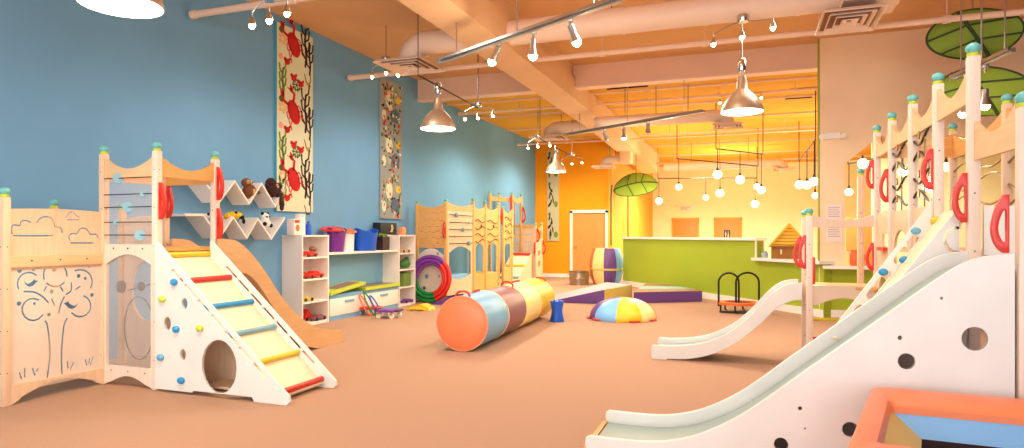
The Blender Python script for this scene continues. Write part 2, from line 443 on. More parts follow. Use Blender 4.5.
struct(MB().box(-3.42, -3.1, 18.2, 18.6, 3.33, 3.72, .01), 'trim_17', 'beam_paint')
duct('far round duct over the cafe ending in a right hand elbow and vent', 20.5, 3.42, PY(664, 20.5), PY(784, 20.5), .13, 0, 3.2, .6, .6, True)
duct('middle round duct right of the box beam ending at a vent above the bell lamp', 12.8, 3.56, -2.9, PY(728, 12.8), .12, 0, 3.34, .55, .55, True)
# large square vent on the right
t = thing('ceiling_vent', 'large square stepped vent at the right end of the white round duct', 'vent', (1.2, 7.88, 3.7))
diffuser(t, (PY(811, 8.3)+PY(901, 7.45))/2-.02, 8.0, 3.66, PY(901, 7.45)-PY(829, 7.45)-.04, .86)
MB().box(.95, 1.5, 7.6, 8.2, 3.775, 4.1).tube([(1.2, 7.9, 4.1), (1.2, 7.9, CZ)], .01).build('duct_box', 'duct_paint', t)
# sprinkler pipes
def pipe(label, y, z, x0, x1, r=.04, top=CZ):
    t = thing('sprinkler_pipe', label, 'pipe', (x0, y, z))
    MB().tube([(x0, y, z), (x1, y, z)], r, 12).build('pipe_run', 'pipe_paint', t)
    xx = x0+.05
    MB().lathe([(r+.01, 0), (r+.01, .06)], (x0, y, z), 12, (1, 0, 0)).build('pipe_coupling', 'pipe_paint', t)
    while xx+1.4 < x1:
        xx += 1.4; MB().lathe([(r+.012, -.04), (r+.012, .04)], (xx, y, z), 12, (1, 0, 0)).tube([(xx, y, z), (xx, y, top)], .008, 6).build('pipe_coupling', 'pipe_paint', t)
yp, zp = PX(192, -6.2, 15)
pipe('nearest pink painted sprinkler pipe ending against the blue wall at upper left', yp, zp, -6.2, XR)
yp, zp = PX(349, -6.2, 78)
pipe('long painted sprinkler pipe crossing below the white duct, ending left over the second banner', yp, zp, -6.2, XR)
pipe('painted sprinkler pipe just beyond the dropped soffit', 13.4, 4.06, -6.2, 6.0, .03, CF)
pipe('thin painted pipe low under the far gold ceiling before the orange wall', 17.4, 3.88, -6.2, 6.0, .022, CF)
pipe('farthest thin painted pipe over the cafe lights', 22.5, 3.75, -3.8, 6.0, .03, CF)
# conduits on the far ceiling
for i, (a, b, y, z) in enumerate(((607, 648, 12.6, CF-.02), (612, 658, 14.0, CF-.02), (797, 817, 12.2, CF-.02), (790, 817, 13.9, CF-.02), (785, 812, 14.8, CF-.02))):
    solo(MB().tube([(PY(a, y), y, z), (PY(b, y), y, z)], .018, 6), 'ceiling_conduit', 'dark_brown', ('thin dark conduit on the gold ceiling, %s' % ('nearest, right of the box beam', 'second, right of the box beam', 'topmost beside the lime wall edge', 'middle one beside the lime wall edge', 'lowest beside the lime wall edge')[i]), 'conduit', (PY(a, y), y, z), 'thin conduits on the gold ceiling')

# ---- bell pendant lamps
def bell(px, d, label, zr=2.75, rad=.245, top=CZ):
    x, y = W((px-512)/F*d, d)
    t = thing('bell_pendant_lamp', label, 'pendant lamp', (x, y, zr), 'brushed metal bell pendant lamps')
    k = rad/.245
    prof = [(rad, 0), (rad*.97, .04*k), (rad*.86, .1*k), (rad*.66, .17*k), (rad*.42, .23*k), (rad*.27, .27*k), (rad*.24, .36*k), (rad*.18, .42*k), (.012, .43*k)]
    inner = [(r*.96, h-.004) for r, h in prof[:-1]]
    MB().lathe(prof, (x, y, zr), 40, cap=False).lathe([(rad, 0), (rad*.965, .0)], (x, y, zr), 40, cap=False).build('lamp_shade', 'brushed', t)
    b = MB()
    n = 40; vs = []; fs = []
    for r, h in inner:
        for j in range(n): vs.append((x+r*math.cos(2*PI*j/n), y+r*math.sin(2*PI*j/n), zr+h))
    for i in range(len(inner)-1):
        for j in range(n): fs.append((i*n+j, i*n+(j+1) % n, (i+1)*n+(j+1) % n, (i+1)*n+j))
    b.add(vs, fs); b.build('shade_lining', 'shade_inside_glow', t)
    bu = MB().ball((x, y, zr+.08), .07, 14).build('bulb', 'bulb', t)
    MB().lathe([(.035, 0), (.045, .02), (.045, .13), (.03, .16), (.008, .17)], (x, y, zr+.47*k), 16).build('socket', 'chrome', t)
    MB().tube([(x, y, zr+.6*k), (x, y, top)], .007, 6).tube([(x, y, zr+.42*k), (x, y, zr+.48*k)], .012, 6).build('cord', 'steel', t)
    l = bpy.data.lights.new('bell_light', 'SPOT'); l.energy = 90; l.color = (1, .84, .62); l.spot_size = 2.3; l.spot_blend = .6; l.shadow_soft_size = .1
    lo = bpy.data.objects.new('bell_light', l); COL.objects.link(lo); lo.location = (x, y, zr-.02)
bell(121, 4.07, 'large metal bell lamp at the top left corner, cut by the frame')
bell(438, 8.8, 'metal bell lamp hanging in front of the blue wall right of the square vent', top=3.32)
bell(742, 7.6, 'metal bell lamp on the right under the white duct and three small spots', top=3.83)
bell(556, 14.8, 'farthest metal bell lamp in front of the orange wall banner', top=3.36, rad=.235)

def point_at(p, e, r=.06, c=(1, .82, .58)):
    l = bpy.data.lights.new('point_glow', 'POINT'); l.energy = e; l.color = c; l.shadow_soft_size = r
    lo = bpy.data.objects.new('point_glow', l); COL.objects.link(lo); lo.location = p

# ---- small spot clusters
def mini_head(t, p, hang, k=1.0):
    p = Vector(p)
    h = MB().tube([tuple(p+Vector((0, 0, hang))), tuple(p+Vector((0, 0, .05*k)))], .006*k, 6)
    h.lathe([(.01*k, .06*k), (.022*k, .03*k), (.034*k, -.01*k), (.03*k, -.008*k)], p, 14)
    hh = h.build('lamp_head', 'chrome', t)
    MB().ball(p-Vector((0, 0, .018*k)), .024*k, 10).build('bulb', 'bulb', hh)
def cluster(label, hub, heads, d, top=CZ, k=1.0, hang=.1):
    hp = Vector(PD(hub[0], hub[1], d))
    t = thing('spotlight_cluster', label, 'spotlight', hp, 'small three-lamp spot clusters')
    MB().lathe([(.0, 0), (.055*k, .0), (.065*k, .03*k), (.065*k, .07*k), (.02*k, .08*k)], hp, 18).tube([hp+Vector((0, 0, .06)), (hp.x, hp.y, top)], .01, 6).build('canopy', 'chrome', t)
    ends = []
    for hx, hy in heads:
        p = Vector(PD(hx, hy, d)); mini_head(t, p, hang, k); ends.append(p+Vector((0, 0, hang)))
    a, b = ends[0], ends[-1]
    mid = hp+Vector((0, 0, .01))
    pts = smooth_pts([tuple(a+Vector((0, 0, .0))), tuple(a.lerp(mid, .5)+Vector((0, 0, .02))), tuple(mid), tuple(mid.lerp(b, .5)-Vector((0, 0, .01))), tuple(b)], 5)
    MB().tube(pts, .006*k, 6).build('curved_rod', 'steel', t)
cluster('three small spots at upper left in front of the crab banner top', (268, 1), ((252, 24), (269, 19), (287, 12)), 5.6, k=1.05)
cluster('three small spots left of the square vent over the second banner', (386, 62), ((372, 76), (386, 72), (398, 74)), 9.6)
cluster('three small spots at the end of the thin rod beyond the bell lamp', (478, 107), ((465, 118), (478, 117), (493, 115)), 10.2)
cluster('three small spots above the right bell lamp', (743, 22), ((713.5, 43), (742, 36), (773, 27)), 7.55, 3.84, k=1.1)
cluster('two small spots behind the right bell lamp shade', (742, 94), ((720, 102), (761, 97)), 12.4, CF)
cluster('three small spots near the far vent, left of the farthest bell lamp', (538, 138), ((528, 147.5), (538, 146), (550, 145)), 14.2, CF)
cluster('three small spots to the right of the farthest bell lamp', (572, 156), ((562, 164), (572, 163), (582, 162)), 15.2, CF)
# thin rods carrying bell lamps
for a, b, da, db, lb in (((418, 75), (478, 108), 8.06, 10.16, 'thin dark rod running from the square vent to three small spots'), ((540, 139), (572, 156), 13.8, 15.6, 'short thin rod over the farthest bell lamp')):
    pa, pb = Vector(PD(a[0], a[1], da)), Vector(PD(b[0], b[1], db))
    m_ = MB().tube([pa, pb], .012, 6)
    for q in (pa, pb): m_.tube([q, (q.x, q.y, CZ if da < 11 else CF)], .006, 6)
    solo(m_, 'lamp_rail', 'dark_wire', lb, 'rail', pa)
# ---- track lights
def track(label, a, b, z, heads, top, k=1.0):
    def at(px, py): d = (z-H)*F/(HZ-py); p = W((px-512)/F*d, d); return Vector((p[0], p[1], z))
    pa, pb = at(*a), at(*b); t = thing('track_light', label, 'track light', pa, 'silver ceiling tracks')
    u = (pb-pa).normalized(); n = Vector((-u.y, u.x, 0))
    rot = Matrix((( u.x, n.x, 0), (u.y, n.y, 0), (0, 0, 1))).to_4x4(); rot.translation = pa
    L = (pb-pa).length
    m_ = MB(); m_.M = rot
    m_.box(0, L, -.025, .025, -.02, .025, .004); m_.box(0, L, -.05, -.038, .0, .03); m_.box(0, .05, -.06, .035, -.025, .035)
    m_.M = None; m_.build('track_rail', 'steel', t)
    g = MB(); g.M = rot; g.box(.02, L-.02, -.038, -.025, .005, .03); g.build('track_groove', 'black', t)
    for f in (.12, .5, .88): q = pa.lerp(pb, f); MB().tube([q, (q.x, q.y, top)], .008, 6).build('suspension_rod', 'steel', t)
    for i, (px, py, dirx, lit) in enumerate(heads):
        # nearest point on the rail to the picture column
        best = min((abs(lam-px), s_) for s_ in [j/200 for j in range(201)] for lam in [proj(pa.lerp(pb, s_))[0]])[1]
        q = pa.lerp(pb, best); dq = -q.x*ST+q.y*CT
        tip = Vector(PD(px+dirx*6, py, dq))
        ax = (tip-(q-Vector((0, 0, .07)))).normalized()
        hd = MB().box(q.x-.03, q.x+.03, q.y-.03, q.y+.03, q.z-.045, q.z-.01, .004).tube([q-Vector((0, 0, .03)), q-Vector((0, 0, .1))], .012, 8)
        hd.lathe([(.02, -.16), (.035, -.15), (.035, -.06), (.05, -.01), (.055, .02), (.048, .015)], tip, 16, ax)
        hh = hd.build('track_head', 'steel', t)
        MB().ball(tip+ax*.022, .045 if lit else .03, 12).build('bulb', 'bulb' if lit else 'steel', hh)
        if lit: point_at(tip+ax*.09, 14)
def proj(p):
    xc = p[0]*CT+p[1]*ST; d = -p[0]*ST+p[1]*CT; return (512+F*xc/d, HZ-(p[2]-H)*F/d, d)
track('long silver track with three bright spots crossing the box beam', (440, 62), (622, -1), 3.4, ((499, 60, -1, 1), (533, 54, 0, 1), (570, 40, 1, 1)), CZ)
track('farther silver track with three spots, the middle one glaring, near the beam end', (566, 135), (704, 111), 3.4, ((604, 139, .5, 0), (624, 137, 0, 1), (648, 132, 0, 0)), CF)
track('silver track at the upper right by the green leaves with two bright lamps', (955, 78), (1013, 50), 3.1, ((985, 104, 0, 1), (966, 112, -.5, 1)), CZ)
# ---- globe pendants
def pend(name_lab, bar, globes, z=3.17, grp='glass globe pendants over the cafe', r=.09, wall=''):
    def at(px, py): d = (z-H)*F/(HZ-py); p = W((px-512)/F*d, d); return Vector((p[0], p[1], z))
    pa, pb = at(*bar[0]), at(*bar[1])
    m_ = MB().tube([pa, pb], .014, 6)
    for q in (pa, pb): m_.tube([q, (q.x, q.y, CF)], .01, 6)
    solo(m_, 'pendant_rail', 'dark_brown', name_lab, 'rail', pa)
    for px, py, rr, lb in globes:
        best = min((abs(lam-px), s_) for s_ in [j/200 for j in range(201)] for lam in [proj(pa.lerp(pb, s_))[0]])[1]
        q = pa.lerp(pb, best); d = -q.x*ST+q.y*CT; zz = H+(HZ-py)*d/F
        t = thing('globe_pendant', lb, 'pendant lamp', (q.x, q.y, zz), grp)
        R_ = rr*d/F
        MB().ball((q.x, q.y, zz), R_, 16).build('glass_globe', 'globe', t)
        MB().lathe([(R_*.4, 0), (R_*.3, .05), (.012, .08)], (q.x, q.y, zz+R_*.85), 12).tube([(q.x, q.y, zz+R_), (q.x, q.y, q.z)], .009, 6).build('cord', 'dark_brown', t)
pend('low level pendant rail farthest over the cafe', ((658, 178.5), (757, 178)), ((659, 201, 3.3, 'leftmost globe pendant over the cafe'), (706, 197.5, 2.6, 'smallest globe pendant, between the two far orange doors'), (755, 204, 3.6, 'lowest globe pendant, above the small hut side')))
pend('pendant rail slanting right from the beam end', ((677, 158.5), (758, 166)), ((679, 187, 3, 'globe pendant second from the left over the cafe'), (720, 193, 3.8, 'globe pendant directly below the brightest middle one'), (757, 186.5, 2.8, 'globe pendant half hidden behind its right neighbour')))
pend('highest pendant rail in the middle of the cafe', ((716, 148.7), (763, 154.2)), ((717.6, 174.5, 4.2, 'highest globe pendant in the middle of the cafe'), (740, 179.7, 4.1, 'globe pendant right of the highest middle one'), (761.5, 190, 3.6, 'globe pendant in the pair right of the middle')))
pend('steep pendant rail beside the lime wall edge', ((799, 161.5), (815.6, 139.5)), ((799.5, 184.6, 4, 'left globe of the three beside the lime wall edge'), (807, 185, 4, 'middle globe of the three beside the lime wall edge'), (814.2, 181.5, 4.3, 'right and highest globe of the three beside the lime wall edge'), (815.2, 195.5, 3, 'small lower globe hanging under the three by the lime wall edge')))
pend('pendant rail beyond the opening in the beige wall', ((848, 164), (905, 152)), ((849, 192, 3.6, 'lower globe seen through the beige wall opening, at its left'), (863, 163.5, 5, 'large globe seen through the slanted corner of the beige wall opening'), (903, 172, 4.5, 'globe seen between the second and third tall posts')), 2.75)
pend('second pendant rail beyond the beige wall opening', ((925, 152), (953, 150)), ((929, 188, 3.6, 'globe seen through the wavy wires behind the white ladder'), (946, 167, 4.5, 'globe seen just right of the fourth tall post')), 2.7)

# ================================================================== BANNERS
def crab(b, cx, cy, s, mp, rot=.5):
    def T(x, y): return (cx+s*(x*math.cos(rot)-y*math.sin(rot)), cy+s*(x*math.sin(rot)+y*math.cos(rot)))
    b.prism([T(x, y) for x, y in circ(0, 0, .135, .2, 20)], 0, .004, mp)
    for sx in (-1, 1):
        b.prism(stroke([T(sx*.07, .15), T(sx*.15, .25), T(sx*.1, .33)], s*.05), 0, .004, mp)
        b.prism([T(sx*.1, .3), T(sx*.17, .33), T(sx*.13, .42), T(sx*.09, .36), T(sx*.03, .4)], 0, .004, mp)
        for k in range(3): b.prism(stroke([T(sx*.09, .06-.08*k), T(sx*.165, .05-.1*k), T(sx*.18, -.03-.1*k)], s*.018), 0, .004, mp)
def coral(b, cx, cy, s, mp, w=.02, n=5):
    b.prism(stroke(smooth_pts([(cx, cy), (cx+.03*s, cy+.3*s), (cx-.02*s, cy+.6*s), (cx+.02*s, cy+.9*s)], 4), w*s*1.3), 0, .003, mp)
    for k in range(n):
        y = cy+s*(.2+.14*k); sg = 1 if k % 2 else -1
        b.prism(stroke([(cx, y), (cx+sg*.12*s, y+.08*s), (cx+sg*.15*s, y+.26*s)], w*s), 0, .003, mp)
        b.prism(circ(cx+sg*.15*s, y+.28*s, .035*s, n=8), 0, .004, mp)
def rosette(b, cx, cy, r, mp):
    for k in range(10):
        a = 2*PI*k/10; b.prism(circ(cx+r*.75*math.cos(a), cy+r*.75*math.sin(a), r*.22, n=8), 0, .003, mp)
    b.prism(circ(cx, cy, r*.25, n=8), 0, .003, mp)
    for k in range(6):
        a = 2*PI*k/6; b.prism(circ(cx+r*.42*math.cos(a), cy+r*.42*math.sin(a), r*.12, n=6), 0, .003, mp)
# banner 1: crabs and corals
y0, y1, z0, z1 = 7.38, 8.18, 1.64, 4.3
bw, bh = y1-y0, z1-z0
t = thing('fabric_banner', 'tall cream banner printed with red crabs and corals on the blue wall', 'banner', (XL, y0, z0))
MB().box(XL+.002, XL+.03, y0, y1, z0, z1).build('fabric_panel', 'fabric_cream', t)
MB().box(XL+.002, XL+.032, y0-.02, y0, z0, z1).build('edge_band', 'edge_teal', t)
mp1 = lambda u, v, w: (XL+.0302+w, y0+u*bw, z0+v*bh)
b = MB(); ar = bh/bw
mpc = lambda u, v, w: (XL+.0302+w, y0+u, z0+v)
for r in range(-1, 3):
    base = .12+r*.98
    def ok(v, h=.1): return 0.05 < v < bh-h
    b.use('print_red')
    if r >= 0: crab(b, .36, base+.35, .92, mpc)
    for dx, dy in ((.22, .02), (.36, -.18), (.52, -.24)):
        if ok(base+dy+.05, .12):
            b.prism(circ(dx, base+dy+.05, .06, .045, 12, .4), 0, .004, mpc); b.prism(circ(dx-.05, base+dy+.08, .03, n=8), 0, .004, mpc); b.prism(circ(dx+.05, base+dy+.1, .022, n=8), 0, .004, mpc)
    b.use('print_dark')
    if r >= 0:
        coral(b, .62, base+.1, .6, mpc, .05, 6)
        coral(b, .72, base+.0, .5, mpc, .055, 4)
        b.prism(stroke(smooth_pts([(.6, base-.02), (.66, base-.15), (.74, base-.1), (.72, base+.1)], 4), .014), 0, .003, mpc)
    b.use('print_green')
    if ok(base+.95, .4) and r >= -1: coral(b, .12, max(.03, base+.52), .45, mpc, .07, 6)
    b.use('print_green2')
    if ok(base+.75): rosette(b, .42, base+.76, .1, mpc)
    b.prism(circ(.1, max(.1, base+.5), .06, .05, 9), 0, .003, mpc)
    if ok(base+.4): 
        b.use('print_peach')
        for k in range(5): b.prism(circ(.12+.06*math.cos(k*1.26), base+.38+.06*math.sin(k*1.26), .035, n=8), 0, .003, mpc)
    if ok(base+.12): b.use('print_pink').prism(circ(.08, base+.12, .045, n=10), 0, .003, mpc)
    if ok(base-.12): b.use('print_yellow').prism(circ(.68, base-.15, .035, n=10), 0, .003, mpc)
b.build('printed_motif', None, t, smooth=0)
# banner 2: busy folk print
y0b, y1b, z0b, z1b = 10.1, 10.88, 1.6, 4.16
t = thing('fabric_banner', 'narrow grey banner with busy flower and bird print, left of the bell lamp', 'banner', (XL, y0b, z0b))
MB().box(XL+.002, XL+.03, y0b, y1b, z0b, z1b).build('fabric_panel', 'fabric_grey', t)
b = MB(); mpc2 = lambda u, v, w: (XL+.0302+w, y0b+u, z0b+v)
rr = random.Random(3); lay = 0
for r in range(3):
    bz = r*.84+.02
    b.use('print_blue').prism([(.38, bz+.1), (.66, bz+.1), (.68, bz+.3), (.52, bz+.38), (.36, bz+.28)], 0, .003, mpc2)
    b.use('fabric_cream').prism(circ(.3, bz+.5, .12, .16, 12), 0, .003, mpc2)
    b.prism(circ(.12, bz+.2, .07, .1, 9), 0, .003, mpc2)
    b.use('print_yellow').prism(circ(.62, bz+.54, .1, .07, 10), 0, .003, mpc2)
    for k in range(70):
        m_ = rr.choice(['print_dark', 'print_dark', 'print_red', 'print_orange', 'print_green2', 'fabric_cream', 'fabric_sand', 'print_green'])
        lay += 1
        b.use(m_).prism(circ(.04+rr.random()*.7, bz+.02+rr.random()*.8, .012+rr.random()*.03, .01+rr.random()*.03, 7, rr.random()*3), 0, .0035+.00003*lay, mpc2)
b.build('printed_motif', None, t, smooth=0)
# banner 3 on the orange wall
xa, xb = PY(547.5, YO), PY(559, YO); za, zb = PY(553, YO, 241)[1], PY(553, YO, 150)[1]
t = thing('fabric_banner', 'slim sand banner with dark and green print on the orange wall', 'banner', (xa, YO, za))
MB().box(xa, xb, YO-.03, YO-.002, za, zb).build('fabric_panel', 'fabric_sand', t)
b = MB(); mp3 = lambda u, v, w: (xa+u*(xb-xa), YO-.0302-w, za+v)
hh = zb-za
for r in range(3):
    bz = r*hh/3+.05
    for k in range(7):
        b.use('print_dark').prism(circ(.15+.1*(k % 3)+rr.random()*.2, bz+.12+k*.09, .1+rr.random()*.05, .05, 8, rr.random()*3), 0, .004+.0001*k, mp3)
    b.use('print_green').prism(circ(.75, bz+.15, .18, .1, 8), 0, .003, mp3)
    b.use('print_green2').prism(circ(.2, bz+.78, .1, .06, 8), 0, .003, mp3)
b.build('printed_motif', None, t, smooth=0)
#@@PART2
# ================================================================== PLAY STRUCTURES
def post(t, x, y, h, m='maple_pale', z0=0.0, s=.029, ball=True, k=.8):
    b = MB().box(x-s, x+s, y-s, y+s, z0, h-.09*k, .006)
    p = b.build('post', m, t)
    q = MB()
    zz = z0+.25
    while zz < h-.2:
        q.lathe([(.005, 0), (.005, .002)], (x, y-s, zz), 6, (0, -1, 0)); q.lathe([(.005, 0), (.005, .002)], (x+s, y, zz), 6, (1, 0, 0)); zz += .32
    q.build('screw', 'screw', p, kind='stuff')
    if ball:
        MB().lathe([(.034*k, 0), (.038*k, .006), (.038*k, .018), (.03*k, .024)], (x, y, h-.092*k), 16).build('collar', 'lime_collar', p)
        MB().ball((x, y, h-.035*k), .047*k, 16, (1, 1, .85)).build('post_ball', 'teal_ball', p)
    return p
def scallop(t, a, b_, ztop, m='maple_h', dip=.11, hgt=.075, th=.028, name='scalloped_rail', bow=.02):
    # board between plan points a and b_, deep concave top edge
    a = Vector(a); b_ = Vector(b_); u = (b_-a); L = u.length; u.normalize(); n = Vector((-u.y, u.x))
    top = []; bot = []
    for i in range(17):
        s_ = i/16; c = math.sin(PI*s_)**.8 if 0 < s_ < 1 else 0
        top.append((s_*L, ztop-dip*c)); bot.append((s_*L, ztop-dip-hgt+bow*c*0+ -.0))
    mp = lambda uu, v, w: (a.x+u.x*uu+n.x*(w-th/2), a.y+u.y*uu+n.y*(w-th/2), v)
    return MB().prism(top+bot[::-1], 0, th, mp).build(name, m, t)
def handle(t, x, y, zc, h=.27, d=-1, plane='x', w=.065):
    # red grab handle: a slender bowed loop standing off a post
    out = []; inn = []
    for i in range(25):
        s_ = i/24; bul = math.sin(PI*s_**.8)**.8 if 0 < s_ < 1 else 0
        out.append((d*(.022+bul*(w-.022)), zc-h/2+h*s_))
    for i in range(19):
        s_ = i/18; b2 = math.sin(PI*s_**.85)**.8 if 0 < s_ < 1 else 0
        inn.append((d*(.018+b2*(w-.046)), zc-h*.33+h*.58*s_))
    out = [(0, zc-h/2)]+out+[(0, zc+h/2)]
    inn = inn+[(d*.012, zc+h*.22), (d*.012, zc-h*.3)]
    if plane == 'x': mp = lambda u, v, q: (x+u, y-.014+q, v)
    else: mp = lambda u, v, q: (x-.014+q, y+u, v)
    return MB().plate(out, [inn], .028, mp, .003).build('grab_handle', 'red_plastic', t)
def slide(t, mp, prof, width, panels, bedoff=.085, m='white_ply', bedm='slide_bed', th=.03, name='slide'):
    """prof: list of (u, z) top edge of the side boards; panels: list of (outline, holes, side 0/1)"""
    p0 = smooth_pts(prof, 5)
    # bed strip: offset of the profile
    off = []
    for i in range(len(p0)):
        a = p0[max(0, i-1)]; b_ = p0[min(len(p0)-1, i+1)]; dx, dz = b_[0]-a[0], b_[1]-a[1]; l = math.hypot(dx, dz)
        nx, nz = dz/l, -dx/l
        if nz > 0: nx, nz = -nx, -nz
        off.append((p0[i][0]+nx*bedoff, p0[i][1]+nz*bedoff))
    vs = []; n = len(off)
    for (u, z) in off:
        for w in (th, width-th):
            for dz in (0, -.014): vs.append(mp(u, z+dz, w))
    fs = []
    for i in range(n-1):
        k = i*4; j = k+4
        fs += [(k, k+2, j+2, j), (k+1, j+1, j+3, k+3), (k, j, j+1, k+1), (k+2, k+3, j+3, j+2)]
    fs += [(0, 1, 3, 2), ((n-1)*4, (n-1)*4+2, (n-1)*4+3, (n-1)*4+1)]
    bed = MB().add(vs, fs).build('slide_bed', bedm, t)
    u, z = off[0]
    return bed

# ---------------- left playset beside the blue wall
t = thing('climbing_playset', 'left wooden playset with tree panel, arched tower, white step ladder and tan slide', 'playset', (-4.95, 4.45, 0), 'wooden playsets')
x0, x1, ya, yb, yc = -5.30, -4.68, 3.275, 4.08, 4.71
HP = 2.08
PL = t
post(PL, x0, ya, 1.66, 'maple')
post(PL, x0, yb, HP, 'maple')
post(PL, x1, yb, HP, 'maple_pale')
post(PL, x1, yc, HP, 'maple_pale')
post(PL, x0+.0, yc, HP-.05, 'maple')
for y in (3.4, 4.08, 4.76): post(PL, -5.93, y, 1.62, 'maple_h')
def Pz(zx, zy, ox, oy, sc): return (ox+zx/sc, oy+zy/sc)
# tree + cloud panel: outline in (y, z)
def tp(zx, zy): px, py = Pz(zx, zy, 0, 250, 2.891); return PX(px, x0, py)
def cp(zx, zy): px, py = Pz(zx, zy, 0, 170, 4.072); return PX(px, x0, py)
e0, e1 = ya+.029, yb-.029
zb_ = PX(58, x0, 262)[1]
def arcp(c0, c1, z, rise, n=16): return [(lerp(c0, c1, i/n), z+rise*math.sin(PI*i/n)) for i in range(n+1)]
SW = .014
tree = []
def sh(pts, w=SW, f=tp, sm=True): 
    q = [f(*p) for p in pts]
    tree.append(stroke(smooth_pts(q, 3) if sm and len(q) > 2 else q, w))
def za(cx, cy, r, a0, a1, n=10): return [(cx+r*math.cos(math.radians(lerp(a0, a1, i/n))), cy-r*math.sin(math.radians(lerp(a0, a1, i/n)))) for i in range(n+1)]
sh(za(84, 98, 33, 50, 205), sm=False)
sh(za(160, 72, 34, -5, 200), sm=False)
sh(za(160, 72, 34, 225, 320, 6), sm=False)
sh(za(232, 92, 35, -30, 115), sm=False)
sh(za(96, 172, 32, 60, 330), sm=False)
sh(za(232, 162, 31, -140, 70), sm=False)
sh([(131, 206), (138, 222), (145, 300), (137, 368)])
sh([(194, 198), (185, 222), (178, 300), (180, 358)])
sh([(70, 120), (100, 122), (125, 136), (140, 152)])
sh([(186, 136), (176, 158), (170, 182)])
sh([(207, 95), (206, 118), (192, 128)])
sh([(219, 114), (231, 106)])
sh([(128, 118), (134, 106)]); sh([(150, 142), (158, 160)]); sh([(176, 108), (182, 118)])
for q in ([(57, 368), (62, 384)], [(72, 355), (72, 380)], [(94, 355), (101, 374)], [(110, 356), (106, 364)], [(195, 336), (197, 357)], [(213, 338), (205, 357)], [(247, 330), (251, 346)], [(260, 325), (257, 340)], [(270, 322), (262, 345)]):
    sh([(a_, b_-13) for a_, b_ in q], .011)
for bx_, by_, s_ in ((88, 98, 1), (207, 162, -1)):
    tree.append([tp(bx_+s_*p, by_+q) for p, q in ((-20, -10), (-8, 0), (4, -6), (10, -14), (17, -10), (24, -9), (17, -3), (10, 5), (-2, 9), (-13, 4))])
for (cx_, cy_, r_) in ((57, 60, 6.5), (97, 55, 5), (157, 57, 6), (240, 33, 6), (258, 48, 4), (228, 75, 6), (247, 82, 5), (55, 155, 6), (100, 155, 4), (150, 120, 6), (142, 187, 5), (266, 130, 6)):
    c = tp(cx_, cy_); tree.append(circ(c[0], c[1], r_/2.891/645*5.3*1.05, n=10))
sc_ = lambda pts, w=.012: tree2.append(stroke(smooth_pts([cp(*p) for p in pts], 3), w))
tree2 = []
sc_([(55, 267), (130, 268), (215, 267)]); sc_([(48, 258), (44, 240), (54, 224), (80, 226), (84, 212), (102, 205), (124, 213)])
sc_([(150, 214), (158, 200), (180, 190), (205, 194), (218, 212), (222, 230), (246, 236), (252, 254)])
sc_([(272, 203), (322, 203)], .008); sc_([(268, 192), (274, 182), (284, 172), (298, 172), (308, 184), (322, 192)], .008)
sc_([(288, 297), (330, 297), (378, 297)]); sc_([(284, 286), (280, 270), (294, 258), (311, 260), (322, 243), (340, 236), (358, 248), (366, 262), (390, 262), (400, 278)])
wp = MB().plate([(e0, .09), (e1, .09), (e1, zb_-.04)]+arcp(e1, e0, zb_-.04, .07), tree, .006, YZ(x0-.006))
o = wp.build('tree_panel', 'off_white_ply', t); o['label'] = 'pale panel with a tree and birds cut through it'
ztop = 1.50
o = MB().plate([(e0, zb_-.05), (e1, zb_-.05), (e1, ztop)]+arcp(e1, e0, ztop, .012), tree2, .008, YZ(x0-.004)).build('cloud_panel', 'maple', t); o['label'] = 'wood panel with three cut-out clouds'
MB().prism([(e0, .0), (e0+.06, .03)]+arcp(e0+.08, e1-.08, .05, .07)+[(e1-.06, .03), (e1, .0), (e1, .14), (e0, .15)], 0, .03, lambda u, v, w: (x0-.005+w, u, v)).build('base_board', 'maple', t)
MB().box(x0-.01, x0+.028, e0, e1, zb_-.03, zb_+.06, .004).build('middle_rail', 'maple_h', t)
MB().tube([(x0+.028, lerp(e0, e1, .2), zb_+.02), (x0+.032, lerp(e0, e1, .2), zb_+.02)], .007, 8).tube([(x0+.028, lerp(e0, e1, .5), zb_+.02), (x0+.032, lerp(e0, e1, .5), zb_+.02)], .007, 8).tube([(x0+.028, lerp(e0, e1, .8), zb_+.02), (x0+.032, lerp(e0, e1, .8), zb_+.02)], .007, 8).build('screw', 'screw', t)
# tower front face (y = yb)
u0, u1 = x0+.029, x1-.029
PZ = PY(128, yb, 249)[1]           # platform rail height
scallop(t, (x0+.02, yb), (x1-.02, yb), HP-.1, 'maple_h')
scallop(t, (x1, yb+.02), (x1, yc-.02), HP-.1, 'maple_gold')
scallop(t, (x0, yb+.02), (x0, yc-.02), HP-.12, 'maple_gold')
scallop(t, (x0+.02, yc), (x1-.02, yc), HP-.12, 'maple_gold')
pane = MB().box(u0, u1, yb-.004, yb+.002, PZ+.03, HP-.3).build('clear_pane', 'acrylic', t)
w_ = MB()
for i, (zz, bb) in enumerate(((1.79, .3), (1.65, .8), (1.54, .5), (1.41, .25), (1.3, .75))):
    w_.tube([(u0, yb-.02, zz), (u1, yb-.02, zz)], .004, 6)
    xx = lerp(u0, u1, bb); MB().lathe([(.0, -.004), ((.045, .022)[i % 2], -.004), ((.045, .022)[i % 2], .004), (0, .004)], (xx, yb-.02, zz), 18, (-.55, 1, 0)).build('bead_disc', 'greyblue_plastic', t)
w_.build('bead_wire', 'dark_wire', t)
